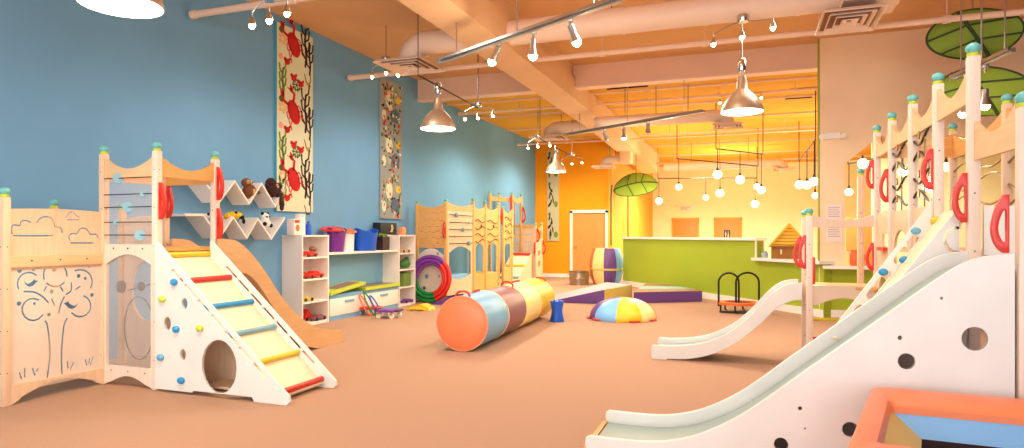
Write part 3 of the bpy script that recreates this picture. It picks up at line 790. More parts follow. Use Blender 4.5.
# arched lower window frame
aw = [(u0+.02, .17), (u1-.02, .17), (u1-.02, PZ-.13)]+[(lerp(u1-.02, u0+.02, i/14), PZ-.13+.085*math.sin(PI*i/14)) for i in range(1, 14)]+[(u0+.02, PZ-.13)]
MB().plate([(u0, .0), (u0+.04, .02)]+arcp(u0+.08, u1-.08, .03, .06)+[(u1-.04, .02), (u1, 0), (u1, PZ+.04), (u0, PZ+.04)], [aw], .03, XZ(yb-.02)).build('arch_panel', 'maple_pale', t)
MB().box(u0+.01, u1-.01, yb-.004, yb+.002, .15, PZ-.02).build('clear_pane', 'acrylic', t)
g = MB()
for k in range(3): g.lathe([(.008, 0), (.008, .004)], (lerp(u0, u1, .2+.3*k), yb-.021, PZ+.005), 8, (0, -1, 0)); g.lathe([(.006, 0), (.006, .004)], (lerp(u0, u1, .15+.35*k), yb-.021, .13), 8, (0, -1, 0))
g.build('screw', 'screw', t)
# hoop and bead drawing behind the lower pane
MB().tube([(lerp(u0, u1, .62)+.17*math.cos(a), yb+.03, .5+.27*math.sin(a)) for a in [2*PI*i/28 for i in range(28)]], .006, 6, True).tube([(lerp(u0, u1, .4), yb+.03, .82), (u1, yb+.03, .9)], .005, 6).lathe([(0, 0), (.055, 0), (.055, .008), (0, .008)], (lerp(u0, u1, .28), yb+.02, .85), 18, (0, -1, 0)).lathe([(0, 0), (.04, 0), (.04, .008), (0, .008)], (lerp(u0, u1, .7), yb+.02, .86), 18, (0, -1, 0)).build('play_hoop', 'dark_wire', t)
# platform and back panels
MB().box(x0, x1, yb+.02, yc, PZ-.02, PZ+.015).build('platform', 'maple_gold', t)
MB().plate([(-5.9, .1), (-5.33, .1), (-5.33, 1.45)]+arcp(-5.33, -5.9, 1.45, .04), [circ(-5.6, .75, .2, .3)], .02, XZ(4.76)).build('rear_panel', 'maple', t)
handle(t, x1+.029, yb+.0, PY(158, yb, 201)[1], .31, 1, 'x', .07)
handle(t, x1+.029, yc, 1.78, .31, 1, 'x', .07)
handle(t, x1+.029, yc, 1.40, .30, 1, 'x', .06)
handle(t, x0+.029, yc, 1.62, .31, 1, 'x', .07)
# white stair ladder, running along +X
LY0, LY1 = yb-.045, yc-.09
lt, lb_ = Vector(PY(163, LY0, 243)), Vector((PX(0, -3.2) if False else -3.22, .0))
LT = (x1+.04, lt.y); LB = (-3.31, .1)
sl = (LB[1]-LT[1])/(LB[0]-LT[0])
def along(f, off):           # point on the slanted edge, off metres perpendicular below it
    u = lerp(LT[0], LB[0], f); z = lerp(LT[1], LB[1], f); l = math.hypot(1, sl); return (u+off*sl/l, z-off/l)
outl = [(LT[0], .02), (LT[0]+.02, .02), (LT[0]+.4, .02), (LT[0]+.42, .035), (LB[0]-.32, .035), (LB[0]-.3, .0), (LB[0]+.01, .0), (LB[0]+.04, .03), (LB[0]+.03, .07), (LT[0]+.02, LT[1]+.01), (LT[0], LT[1]+.01)]
slots = []
for k in range(7):
    f0, f1 = .17+k*.105, .17+k*.105+.075
    slots.append(stroke([along(f0, .048), along(f1, .048)], .03))
holes = []
def hp(px, py, rx, ry=None):
    x, z = PY(px, LY0, py); k = 5.2/645; holes.append(circ(x, z, rx*k*1.05, (ry or rx)*k, 22))
hp(220, 366.5, 21, 26.5); hp(185.6, 303.5, 3.6, 5.5); hp(168.5, 323.5, 4.4, 6.8); hp(184, 354.5, 3.6, 5.6)
for yy, hs, mm in ((LY0-.012, slots+holes, 'white_ply'), (LY1-.012, slots, 'white_ply')):
    o = MB().plate(outl, hs, .024, XZ(yy), .003).build('ladder_side', mm, t, smooth=18)
# treads
lad = MB(); 
ptsA = [along(0.02, .10), along(.985, .10)]
lad.prism([ptsA[0], ptsA[1], (ptsA[1][0]-.02, ptsA[1][1]-.02), (ptsA[0][0]-.02, ptsA[0][1]-.02)], LY0+.012, LY1-.012, lambda u, v, w: (u, w, v))
deck = lad.build('ladder_deck', 'cream_board', t)
for k, mm in enumerate(('yellow_plastic', 'red_plastic', 'blue_plastic', 'greyblue_plastic', 'yellow_plastic', 'red_plastic')):
    p = along(.035+k*.186, .085)
    o = MB().tube([(p[0], LY0+.012, p[1]), (p[0], LY1-.012, p[1])], .024, 10).build('rung', mm, t)
    o['label'] = mm.replace('_plastic', '').replace('greyblue', 'grey-blue')+' rung'
for px, py, mm in ((176, 282, 'blue'), (164, 299, 'lime'), (178, 329, 'blue'), (201.6, 328, 'lime'), (162.5, 357, 'paleblue'), (183, 380, 'blue')):
    x, z = PY(px, LY0, py)
    o = MB().ball((x, LY0-.022, z), .034, 12, (1.05, .7, .85)).build('climbing_hold', mm+'_plastic', t); o['label'] = {'blue': 'blue', 'lime': 'yellow-green', 'paleblue': 'pale blue'}[mm]+' climbing hold'
# inner board seen through the big hole
MB().box(-4.6, -3.9, 4.45, 4.47, .0, .5).box(-4.3, -3.75, 4.2, 4.7, .02, .04).build('inner_brace', 'maple', t)
# tan slide running along +Y
sx0, sx1 = -5.2, -4.62
sp = [PX(px, sx1, py) for px, py in ((224, 239), (236, 241), (249, 252), (264, 271), (284, 301), (303, 320), (322, 329), (341, 329.5))]
spt = [(yc-.02, sp[0][1])]+sp
top = smooth_pts(spt, 4)
bot = []
for (u, z) in top: pass
lowpts = [(yc-.02, .92), (5.0, .93), (5.2, .80), (5.5, .45), (5.85, .12), (6.1, 0.02), (6.3, .0), (6.62, 0.0)]
low = smooth_pts(lowpts, 4)
end = [(6.62, .04), (top[-1][0], top[-1][1])]
for xx in (sx0, sx1):
    MB().prism([(max(top[0][0], yc-.02), top[0][1])]+top[1:]+[(top[-1][0]+.03, top[-1][1]-.03), (6.66, .0)]+low[::-1], 0, .025, lambda u, v, w: (xx-.012+w, u, v)).build('slide_side', 'slide_wood', t)
slide(t, lambda u, z, w: (sx0+w, u, z), spt, sx1-sx0, [], bedm='slide_wood')

# ---------------- right playset: big slide, tall posts, white climbing ramp, small slide
t = thing('climbing_playset', 'large right playset with tall posts, big white slide with round holes and white ramp', 'playset', (1.4, 5.0, 0), 'wooden playsets')
XR1, XR2 = 1.17, 1.83
YS0, YS1 = 3.66, 4.23
HT = 2.36
rows = [4.23, 4.93, 5.62, 6.37, 7.06]
for i, y in enumerate(rows): post(t, XR1, y, HT, 'maple_pale')
for y in (4.93, 5.84, 7.2): post(t, XR2, y, HT, 'maple')
post(t, XR1+.045, YS0+.0, 1.97, 'maple_pale')
post(t, XR2, YS0+.0, 2.03, 'maple')
post(t, XR2, YS1+.02, HT, 'maple')
for i in range(4): scallop(t, (XR1, rows[i]+.02), (XR1, rows[i+1]-.02), HT-.1, 'maple_h', dip=.13, hgt=.09)
scallop(t, (XR1+.03, YS0+.02), (XR1+.01, YS1-.02), 1.93, 'maple_h', dip=.1, hgt=.12)
scallop(t, (XR2, 4.28), (XR2, 4.9), HT-.1, 'maple_gold', dip=.12, hgt=.12)
scallop(t, (XR2, 4.95), (XR2, 5.82), HT-.1, 'maple_gold', dip=.12, hgt=.12)
scallop(t, (XR2, 5.86), (XR2, 7.18), HT-.1, 'maple_gold', dip=.12, hgt=.12)
scallop(t, (XR1+.04, 7.06), (XR2-.02, 7.18), HT-.1, 'maple_gold', dip=.12, hgt=.1)
# wavy wire panels
def waves(y0_, y1_, x, zs, m='dark_wire', r=.009, amp=.045):
    b = MB()
    for k, z in enumerate(zs):
        pts = [(x, lerp(y0_, y1_, i/14), z+amp*math.sin(2*PI*i/14+(PI if k % 2 else 0))) for i in range(15)]
        b.tube(pts, r, 6)
    return b
for a, c, zz in ((4.97, 5.58, (2.0, 1.86, 1.72, 1.58)), (5.66, 6.33, (2.0, 1.86, 1.72, 1.58))):
    waves(a, c, XR1, zz).build('wavy_wire', 'dark_wire', t)
    bb = MB(); ym = (a+c)/2
    bb.tube([(XR1, ym, 1.5), (XR1, ym, 2.15)], .005, 6)
    for z in zz: bb.lathe([(0, 0), (.03, 0), (.03, .008), (0, .008)], (XR1-.01, ym+.1, z+.02), 14, (-1, 0, 0))
    bb.build('bead_wire', 'brass_wire', t)
    MB().box(XR1+.01, XR1+.014, a-.02, c+.02, 1.5, 2.16).build('clear_pane', 'acrylic', t)
waves(4.97, 5.8, XR2, (2.0, 1.84, 1.68, 1.52), amp=.05).build('wavy_wire', 'brass_wire', t)
waves(5.88, 7.16, XR2, (2.05, 1.9, 1.75, 1.6), amp=.05).build('wavy_wire', 'brass_wire', t)
waves(4.3, 4.88, XR2, (2.0, 1.84, 1.68, 1.52), amp=.05).build('wavy_wire', 'brass_wire', t)
# lower panels between the row posts
ARH = lambda y0_, y1_, z0_, z1_, r: [(y0_, z0_), (y1_, z0_), (y1_, z1_)]+[((y0_+y1_)/2+(y1_-y0_)/2*math.cos(PI*i/10), z1_+r*math.sin(PI*i/10)) for i in range(1, 10)]+[(y0_, z1_)]
MB().plate([(4.97, .1), (5.58, .1), (5.58, 1.5), (4.97, 1.5)], [ARH(5.06, 5.5, .2, 1.2, .14)], .02, YZ(XR1-.01)).build('arch_panel', 'maple', t)
MB().plate([(5.66, .1), (6.33, .1), (6.33, 1.5), (5.66, 1.5)], [ARH(5.75, 6.24, .2, 1.18, .16)], .02, YZ(XR1-.01)).build('arch_panel', 'maple', t)
wz0, wz1 = PX(883, XR1, 247)[1], PX(883, XR1, 234)[1]
MB().plate([(6.41, .1), (7.02, .1), (7.02, 1.46)]+arcp(7.02, 6.41, 1.46, .06), [[(6.5, wz0), (6.75, wz0), (6.75, wz1), (6.5, wz1)], ARH(6.52, 6.9, .2, .8, .12)], .02, YZ(XR1-.01)).build('window_panel', 'maple', t)
MB().box(XR1-.05, XR1-.01, 6.48, 6.78, wz0-.03, wz0).build('window_sill', 'red_plastic', t)
# platforms
MB().box(XR1+.03, XR2, 4.23, 7.1, 1.16, 1.19).build('platform', 'maple', t)
MB().box(XR1+.03, XR2, YS0, YS1+.04, 1.12, 1.15).build('platform', 'maple', t)
# red handles
for px, py, h, y in ((869, 176, .28, 7.06), (886, 186, .29, 6.37), (929, 170, .27, 4.93), (963, 198, .275, 4.23), (869, 256, .27, 7.06)):
    handle(t, XR1-.029, y, PX(px, XR1-.04, py)[1], h, -1, 'x', .07)
handle(t, XR1-.016, YS0, PX(1008, XR1-.0, 224)[1], .275, -1, 'x', .072)
# big slide
bp = [(-.86, .142), (-.6, .14), (-.42, .16), (-.25, .215), (-.08, .31), (.06, .415), (.26, .585), (.49, .775), (.68, .935), (.86, 1.085), (.97, 1.165), (1.06, 1.2), (1.175, 1.215)]
tp_ = smooth_pts(bp, 4)
hl = []
def bh(px, py, r):
    x, z = PY(px, YS0, py); hl.append(circ(x, z, r*.95, r, 24))
bh(974, 338.5, .056); bh(906, 361, .039); bh(850, 429, .038); bh(781, 444, .036); bh(899.5, 337.5, .010); bh(800, 408, .010); bh(941, 298, .006); bh(805, 428, .005)
outb = tp_+[(1.175, 0.0), (-.80, 0.0), (-.87, .03), (-.885, .1), (-.88, .13)]
MB().plate(outb, hl, .03, XZ(YS0-.015), .004).build('slide_side', 'white_ply', t, smooth=18)
MB().plate(outb, hl, .03, XZ(YS1-.015), .004).build('slide_side', 'white_ply', t, smooth=18)
slide(t, lambda u, z, w: (u, YS0+w, z), bp, YS1-YS0, [], bedoff=.075)
MB().box(-.90, -.868, YS0+.02, YS1-.02, .03, .075, .004).build('slide_lip', 'maple_gold', t)
MB().box(-.8, 1.1, YS0+.25, YS0+.29, .0, .06).build('slide_rib', 'maple', t)
MB().ball((PY(835, YS1-.02), YS1-.03, PY(838, YS1, 332)[1]-.03), .012, 8, (1.6, .6, .8)).build('screw_cap', 'cream_board', t)
# board beside the slide top: glossy white barrier
MB().plate([(YS0+.05, 1.16), (YS1-.05, 1.16), (YS1-.05, 1.46)]+arcp(YS1-.05, YS0+.05, 1.46, .015), [], .02, YZ(XR2-.03)).build('barrier_panel', 'white_ply', t)
MB().box(XR1+.05, XR2-.02, YS1+.0, YS1+.02, 1.15, 1.46).build('barrier_panel', 'white_ply', t)
MB().box(XR1+.3, XR1+.4, YS1-.01, YS1+.0, 1.2, 1.26, .003).build('grip_pad', 'vinyl_mauve', t)
# white climbing ramp with holes, running down along -X
RY0, RY1 = 4.34, 4.93
rt = (1.12, 1.50); rb = (.12, .02)
rs = (rt[1]-rb[1])/(rt[0]-rb[0]); rl = math.hypot(1, rs)
def ra(f, off): return (lerp(rt[0], rb[0], f)+off*rs/rl, lerp(rt[1], rb[1], f)-off/rl)
rh = []
for k in range(5):
    f0 = .13+k*.16; rh.append(stroke([ra(f0, .055), ra(f0+.1, .055)], .05))
MB().plate([ra(0, 0), (1.13, 1.55), (1.13, 1.30), ra(.14, .11), ra(1, .11), (.10, 0), ra(1, 0)], rh, .025, XZ(RY1-.012)).build('ramp_side', 'white_ply', t, smooth=18)
zc_ = PY(957, RY0, 240); cs = stroke([(zc_[0]+.062*math.cos(a), zc_[1]+.07*math.sin(a)) for a in [math.radians(lerp(80, 285, i/14)) for i in range(15)]], .016)
rt2 = (1.13, 1.46)
MB().plate([rt2, (1.135, .3), (.3, .3), (.14, .02), (.06, .02), ra(1, -.0)], [cs, stroke([ra(.22, .09), ra(.32, .09)], .05), stroke([ra(.4, .09), ra(.5, .09)], .05)], .025, XZ(RY0-.012)).build('ramp_side', 'white_ply', t, smooth=18)
rd = MB().prism([ra(.0, .085), ra(1, .085), ra(1, .105), ra(.0, .105)], RY0+.012, RY1-.012, lambda u, v, w: (u, w, v)).build('ramp_deck', 'cream_board', t)
for px, py, mm in ((915.5, 231, 'paleblue'), (936, 220.5, 'yellow'), (904.5, 260, 'blue'), (883, 272, 'blue')):
    best = None
    for k in range(200):           # meet the ramp surface along the sight line
        y = lerp(RY0, RY1, k/199); x, z = PY(px, y, py); zz = rb[1]+(x-rb[0])*rs-.085*rl
        if best is None or abs(z-zz) < best[0]: best = (abs(z-zz), x, y, z)
    o = MB().ball(best[1:], .033, 14, (1, 1, .8)).build('climbing_hold', mm+'_plastic', t); o['label'] = {'paleblue': 'pale blue', 'yellow': 'yellow', 'blue': 'blue'}[mm]+' climbing hold'
# small tower at the far end with its own slide
SY0, SY1 = 6.88, 7.42
px0 = .56
for y in (SY0, SY1): post(t, px0, y, 1.56, 'maple_pale', s=.03)
post(t, XR1-.06, 7.62, 2.0, 'maple', s=.03)
scallop(t, (px0+.02, SY0), (XR1-.03, 7.06), 1.50, 'maple_pale', dip=.06, hgt=.06)
scallop(t, (px0+.02, SY1), (XR1-.08, 7.6), 1.48, 'maple_pale', dip=.05, hgt=.05)
pz = .74
MB().prism([(px0+.03, pz+.07), (XR1-.03, pz+.07), (XR1-.03, pz-.12)]+[(lerp(XR1-.06, px0+.06, i/14), pz-.12+.07*math.sin(PI*i/14)) for i in range(15)]+[(px0+.03, pz-.12)], 0, .025, lambda u, v, w: (u, lerp(SY0, 7.0, (u-px0)/.6)-.012+w, v)).build('bridge_board', 'off_white_ply', t)
MB().box(px0+.03, XR1-.02, 6.95, 7.5, pz+.03, pz+.06).build('platform', 'maple_gold', t)
MB().tube([(px0+.03, SY0+.1, .47), (XR1-.03, 7.1, .47)], .016, 10).build('cross_bar', 'yellow_plastic', t)
MB().box(px0+.03, px0+.1, SY0+.1, SY0+.16, .25, .3).build('red_bracket', 'red_plastic', t)
handle(t, px0-.03, SY0, PY(799, SY0, 252)[1], .33, -1, 'x', .07)
handle(t, px0-.03, SY1, PY(797, SY1, 252)[1], .33, -1, 'x', .085)
MB().box(px0+.025, px0+.05, SY0-.035, SY0-.02, PY(806, SY0, 284)[1], PY(806, SY0, 257)[1], .005).build('grab_strip', 'red_plastic', t)
z8 = lambda zx, zy: PY(640+zx/4.072, SY0, 260+zy/4.072)
utop = smooth_pts([z8(*p) for p in ((52, 345), (95, 348), (150, 349), (215, 344), (280, 330), (350, 300), (400, 268), (450, 224), (495, 178), (530, 142), (570, 112), (610, 96), (660, 92))], 3)
ulow = smooth_pts([z8(*p) for p in ((110, 402), (190, 403), (270, 390), (350, 360), (430, 310), (500, 250), (560, 193), (620, 166), (660, 163))], 3)
ol = [z8(45, 356)]+utop+ulow[::-1]+[z8(107, 411), z8(48, 411)]
MB().plate(ol, [], .025, XZ(SY0-.012), .004).build('slide_side', 'white_ply', t, smooth=18)
MB().plate(ol, [], .025, XZ(SY1-.012), .004).build('slide_side', 'white_ply', t, smooth=18)
slide(t, lambda u, z, w: (u, SY0+w, z), [z8(*p) for p in ((60, 345), (150, 349), (215, 344), (280, 330), (350, 300), (400, 268), (450, 224), (495, 178), (530, 142), (570, 112), (610, 96), (656, 92))], SY1-SY0, [], bedoff=.06)

# ---------------- far left playset
t = thing('climbing_playset', 'far golden wood playset against the blue wall behind the striped hoops', 'playset', (-5.8, 13, 0), 'wooden playsets')
FX, BX = -5.5, -6.12
y1_, y2_, y3_, y4_ = 11.3, 12.61, 13.28, 14.08
for x, y, h in ((BX, y1_, 1.98), (FX, y1_, 2.0), (FX, y2_, 2.08), (FX, y3_, 2.05), (FX, y4_, 2.05), (BX, y2_, 2.0), (BX, 13.9, 2.0)): post(t, x, y, h, 'maple_gold')
scallop(t, (BX, y1_), (FX, y1_), 1.92, 'maple_gold', dip=.08, hgt=.1)
scallop(t, (FX, y1_), (FX, y2_), 1.96, 'maple_gold', dip=.08, hgt=.1)
scallop(t, (FX, y2_), (FX, y3_), 1.96, 'maple_gold', dip=.1, hgt=.08)
scallop(t, (FX, y3_), (FX, y4_), 1.96, 'maple_gold', dip=.1, hgt=.08)
# perpendicular panel: curl slots above, round-holed climbing board below
cur = []
for i in range(6):
    for j in range(6):
        cx_ = lerp(BX+.09, FX-.09, i/5); cz_ = 1.12+.12*j
        a0 = 200 if (i+j) % 2 else 20
        cur.append(stroke([(cx_+.028*math.cos(math.radians(a0+k*26)), cz_+.02*math.sin(math.radians(a0+k*26))) for k in range(6)], .012))
MB().plate([(BX+.03, 1.05), (FX-.03, 1.05), (FX-.03, 1.8), (BX+.03, 1.8)], cur, .02, XZ(y1_-.01)).build('curl_slot_panel', 'maple_gold', t)
rh = [circ((BX+FX)/2-.14, .84, .05, n=14), circ((BX+FX)/2+.15, .94, .03, n=12), circ((BX+FX)/2-.1, .49, .05, n=14), circ((BX+FX)/2-.15, .26, .035, n=12), circ((BX+FX)/2+.17, .5, .03, n=12)]
o = MB().plate([(BX+.03, .02), (FX-.03, .02), (FX-.03, .9)]+[(lerp(FX-.03, BX+.03, i/12), .9+.14*math.sin(PI*i/12)) for i in range(1, 12)]+[(BX+.03, .9)], rh, .02, XZ(y1_-.03)).build('climbing_board', 'off_white_ply', t)
# bead panel with wide arched window
ps = MB().plate([(y1_+.04, .05), (y2_-.04, .05), (y2_-.04, 1.82), (y1_+.04, 1.82)], [[(y1_+.12, .48)]+[(lerp(y1_+.12, y2_-.12, i/10), .48-.08*math.sin(PI*i/10)) for i in range(1, 10)]+[(y2_-.12, .48), (y2_-.12, .95)]+[(lerp(y2_-.12, y1_+.12, i/12), .95+.12*math.sin(PI*i/12)) for i in range(1, 12)]+[(y1_+.12, .95)]], .02, YZ(FX-.01)).build('bead_panel', 'maple', t)
w_ = MB()
for k, (z, f, r_) in enumerate(((1.70, .32, .06), (1.55, .78, .03), (1.41, .55, .055), (1.27, .25, .025), (1.13, .78, .06))):
    w_.tube([(FX+.03, y1_+.1, z), (FX+.03, y2_-.1, z)], .008, 6)
    MB().ball((FX+.04, lerp(y1_, y2_, f), z), r_*.62, 12, (1, 1, 1.4)).build('bead_disc', 'greyblue_plastic', t)
w_.build('bead_wire', 'dark_wire', t)
MB().box(-6.1, FX-.03, y1_+.1, y2_-.1, .3, .5, .03).build('seat_pad', 'vinyl_blue', t)
for a, c in ((y2_, y3_), (y3_, y4_)):
    MB().plate([(a+.04, .05), (c-.04, .05), (c-.04, 1.8), (a+.04, 1.8)], [ARH(a+.12, c-.12, .45, 1.0, .12)], .02, YZ(FX-.01)).build('wave_panel', 'maple_gold', t)
    waves(a+.08, c-.08, FX+.03, (1.6, 1.45, 1.3, 1.17), 'dark_wire', .009, .035).lathe([(0, 0), (.03, 0), (.03, .01), (0, .01)], (FX+.03, (a+c)/2+.05, 1.5), 12, (1, 0, 0)).build('wavy_wire', 'dark_wire', t)
MB().box(FX-.5, FX-.03, y2_+.1, y4_-.1, .3, .45, .03).build('seat_pad', 'vinyl_yellow', t)
handle(t, FX+.0, y1_-.036, PY(444, y1_, 230)[1], .32, -1, 'y', .1)
# tall tower part and the stairs facing the room
def pq(px, x, h, py=None): return PX(px, x)
ty = [PX(490, -6.15), PX(499, -6.15)]
tf = [PX(512, FX-.3), PX(521, FX-.3)]
for y in ty: post(t, -6.15, y, 2.42, 'dark_brown' if False else 'maple_gold')
for y in tf: post(t, FX-.3, y, 2.42, 'maple_gold')
scallop(t, (-6.15, ty[0]), (FX-.3, tf[0]), 2.3, 'maple_gold', dip=.03, hgt=.1)
scallop(t, (FX-.3, tf[0]), (FX-.3, tf[1]), 2.36, 'maple_gold', dip=.1, hgt=.1)
handle(t, FX-.3, tf[0]-.036, 2.1, .5, -1, 'y', .1); handle(t, FX-.26, tf[1], 1.85, .45, 1, 'x', .1)
MB().box(FX-.28, FX-.26, tf[0]+.1, tf[0]+.16, 1.3, 2.2).build('steel_rail', 'steel', t)
y5, y6 = PX(503, FX), PX(511.5, FX)
post(t, FX, y5, 1.98, 'maple_gold'); post(t, FX, y6, 1.98, 'maple_gold', ball=False)
scallop(t, (FX, y5), (FX, y6), 1.94, 'maple_gold', dip=.12, hgt=.08)
MB().plate([(y5+.03, .05), (y6-.03, .05), (y6-.03, 1.8), (y5+.03, 1.8)], [ARH(y5+.1, y6-.1, .5, 1.0, .1)], .02, YZ(FX-.01)).build('wave_panel', 'maple_gold', t)
waves(y5+.06, y6-.06, FX+.03, (1.7, 1.54, 1.38, 1.22), 'dark_wire', .009, .04).build('wavy_wire', 'dark_wire', t)
handle(t, FX, y5-.036, 1.75, .4, -1, 'y', .1)
# stairs
sy1, sz1 = 16.3, .78
sxa, sxb = PY(512, sy1), PY(531, sy1)
for xx in (sxa, sxb):
    MB().prism([(sy1, 0), (sy1, sz1+.04), (sy1-1.25, .04), (sy1-1.25, 0)], 0, .03, lambda u, v, w: (xx-.015+w, u, v)).build('ladder_side', 'maple', t)
MB().prism([(sy1, sz1), (sy1-1.22, .03), (sy1-1.22, .01), (sy1, sz1-.02)], sxa, sxb, lambda u, v, w: (w, u, v)).build('ladder_deck', 'cream_board', t)
for k, mm in enumerate(('red', 'yellow', 'greyblue')):
    f = .03+k*.36; o = MB().tube([(sxa, sy1-1.25*f, sz1*(1-f)+.03), (sxb, sy1-1.25*f, sz1*(1-f)+.03)], .035, 8).build('rung', mm+'_plastic', t); o['label'] = mm.replace('grey', 'grey-')+' rung'
xx0, xx1 = PY(513, 16.6), PY(534, 16.6)
slp = [stroke([(lerp(xx0, xx1, .45), z), (lerp(xx0, xx1, .9), z)], .015) for z in (.85, .98, 1.1, 1.3)]+[[(lerp(xx0, xx1, f), z), (lerp(xx0, xx1, f+.12), z), (lerp(xx0, xx1, f+.12), z+.1), (lerp(xx0, xx1, f), z+.1)] for f, z in ((.05, .84), (.12, 1.1), (.06, 1.36))]
MB().plate([(xx0, .0), (xx1, .0), (xx1, 1.5), (xx0, 1.5)], slp, .025, XZ(16.6)).build('slot_panel', 'maple', t)
MB().box(xx0, xx1, 16.57, 16.6, 1.5, 1.58).build('top_rail', 'maple_gold', t)
pa_, pb_ = PY(535.5, 16.6), PY(541.5, 17.2)
post(t, pa_, 16.6, 1.62, 'maple'); post(t, pb_, 17.2, 1.64, 'maple')
scallop(t, (pa_, 16.6), (pb_, 17.2), 1.58, 'maple_gold', dip=.1, hgt=.06)
MB().plate([(16.63, .05), (17.17, .05), (17.17, 1.2), (16.63, 1.2)], [circ(16.9, .5, .12, .1, 14), circ(16.9, .8, .12, .08, 14)], .02, lambda u, v, w: (pa_+(u-16.6)/.6*(pb_-pa_)+w, u, v)).build('side_panel', 'maple', t)
handle(t, pa_+.03, 16.6, 1.3, .4, 1, 'x', .1); handle(t, pb_+.03, 17.2, .95, .4, 1, 'x', .1); handle(t, pa_-.0, 16.56, .95, .34, -1, 'y', .08)

# ================================================================== ZIGZAG WALL SHELVES AND SOFT TOYS
ZS = {}
def zig(pts, label, key):
    V = [PX(px, -5.97, py) for px, py in pts]
    t = thing('zigzag_shelf', label, 'wall shelf', (XL, V[0][0], min(v[1] for v in V)), 'white zigzag wall shelves')
    th = .02; top_ = []; bot_ = []
    o = MB().prism(V+[(y, z-.03) for y, z in V[::-1]], 0, .28, lambda u, v, w: (XL+w, u, v)); 
    o.build('shelf_boards', 'melamine', t, smooth=0)
    ZS[key] = V
zig(((186, 178.5), (203.4, 178.9), (220, 200), (235, 180), (249.5, 202.5), (262, 182.5), (275.5, 205.5), (285, 184)), 'upper of the two white zigzag shelves on the blue wall', 'a')
zig(((185, 213.5), (203.4, 213.5), (220, 236), (233.5, 216), (247, 237), (258, 217.5), (271.5, 237.5), (285, 217)), 'lower of the two white zigzag shelves on the blue wall', 'b')
def toy(name, lab, px, py, body, head, parts, x=-6.06):
    y, z = PX(px, x, py)
    t = thing(name, lab, 'soft toy', (x, y, z-.1))
    b = MB()
    for c, r, sq in body[1]: b.ball((x+c[0], y+c[1], z+c[2]), r, 12, sq)
    bo = b.build('body', body[0], t)
    for nm, m_, lst in parts:
        q = MB()
        for c, r, sq in lst: q.ball((x+c[0], y+c[1], z+c[2]), r, 10, sq)
        q.build(nm, m_, t)
o1 = (1, 1, 1)
toy('owl_toy', 'brown owl soft toy with pale face on the upper zigzag shelf', 247.5, 190, ('fur_brown', [((0, .03, -.02), .09, (1, 1, 1.1)), ((0, -.02, .09), .062, (1, 1.1, 1)), ((0, .13, -.02), .055, (1, 1.5, .6)), ((.03, .01, -.1), .03, (1, 1.6, .7))]), None,
    [('face', 'fur_tan', [((.05, -.04, .1), .026, o1), ((.05, .01, .1), .026, o1), ((.05, .03, -.02), .045, (1, .8, 1.2))]), ('eye', 'black', [((.074, -.04, .1), .009, o1), ((.074, .01, .1), .009, o1)])])
toy('monkey_toy', 'dark brown monkey soft toy dangling off the right end of the upper zigzag shelf', 272, 190, ('fur_dark', [((0, 0, 0), .09, (1, 1.1, 1.1)), ((0, -.02, .09), .075, o1), ((.06, .06, -.05), .05, (1, .8, 1.6)), ((.11, .05, -.15), .032, (.8, .9, 2)), ((.12, .05, -.24), .03, (.9, 1, 1.4)), ((.03, .1, .05), .05, (1, 1, 1.1)), ((0, -.1, .06), .025, o1)]), None,
    [('face', 'fur_tan', [((.06, .03, .05), .03, o1)]), ('eye', 'black', [((.088, .02, .062), .007, o1), ((.088, .042, .062), .007, o1)])])
toy('bird_toy', 'yellow and black bird soft toy on the lower zigzag shelf', 234, 217, ('fur_yellow', [((0, .0, 0.02), .085, (1, 1.5, .6)), ((0, -.1, 0), .05, o1)]), None,
    [('wing', 'fur_black', [((.06, .06, 0.0), .04, (.5, 1.3, .7)), ((.06, .1, -.05), .03, (.6, .8, 1.2)), ((.06, -.03, .05), .02, o1)]), ('beak', 'orange_pl', [((.03, -.14, -.01), .02, (.8, 1.4, .6))])])
toy('panda_toy', 'black and white panda soft toy on the right of the lower zigzag shelf', 265, 221, ('fur_white', [((0, 0, -.03), .075, o1), ((0, 0, .05), .06, o1)]), None,
    [('ear', 'fur_black', [((0, -.05, .1), .022, o1), ((0, .05, .1), .022, o1)]), ('eye_patch', 'fur_black', [((.05, -.022, .055), .014, o1), ((.05, .022, .055), .014, o1)]), ('paw', 'fur_black', [((.05, -.06, -.04), .028, o1), ((.05, .05, -.06), .028, o1)])])
toy('cow_toy', 'small white toy with black patches on the left of the lower zigzag shelf', 209, 215.5, ('fur_white', [((0, 0, -.0), .045, (1, 1.6, .7))]), None, [('patch', 'fur_black', [((.03, -.04, .015), .018, o1), ((.035, .04, .01), .02, o1)])])
toy('bear_toy', 'small dark toy peeking at the left of the upper zigzag shelf', 212.5, 181, ('fur_dark', [((0, 0, 0.0), .045, (1, 1, 1))]), None, [('ear', 'fur_brown', [((.0, -.03, .04), .015, o1), ((0, .03, .04), .015, o1)])])

# ================================================================== SHELF UNITS
SX = -5.9
def tall_unit(ya_, yb__, label, levels, H_=1.3):
    t = thing('shelf_unit', label, 'shelf unit', (-6.07, (ya_+yb__)/2, 0), 'tall white shelf units')
    MB().box(XL+.002, SX, ya_, ya_+.025, 0, H_-.025).box(XL+.002, SX, yb__-.025, yb__, 0, H_-.025).box(XL+.003, XL+.01, ya_+.025, yb__-.025, .04, H_-.025).box(XL+.002, SX+.002, ya_-.001, yb__+.001, H_-.025, H_).box(XL+.003, SX-.01, ya_+.025, yb__-.025, 0.0, .04).build('carcass', 'melamine', t, smooth=0)
    for z in levels: MB().box(XL, SX-.005, ya_+.025, yb__-.025, z-.012, z+.012).build('shelf_board', 'melamine', t)
    return t
sL0, sL1 = PX(302, SX), PX(329, SX)
sR0, sR1 = PX(399, SX), PX(415.5, SX)
tall_unit(sL0, sL1, 'left tall white shelf unit with red toys, beside the tan slide', (.33, .655, .97))
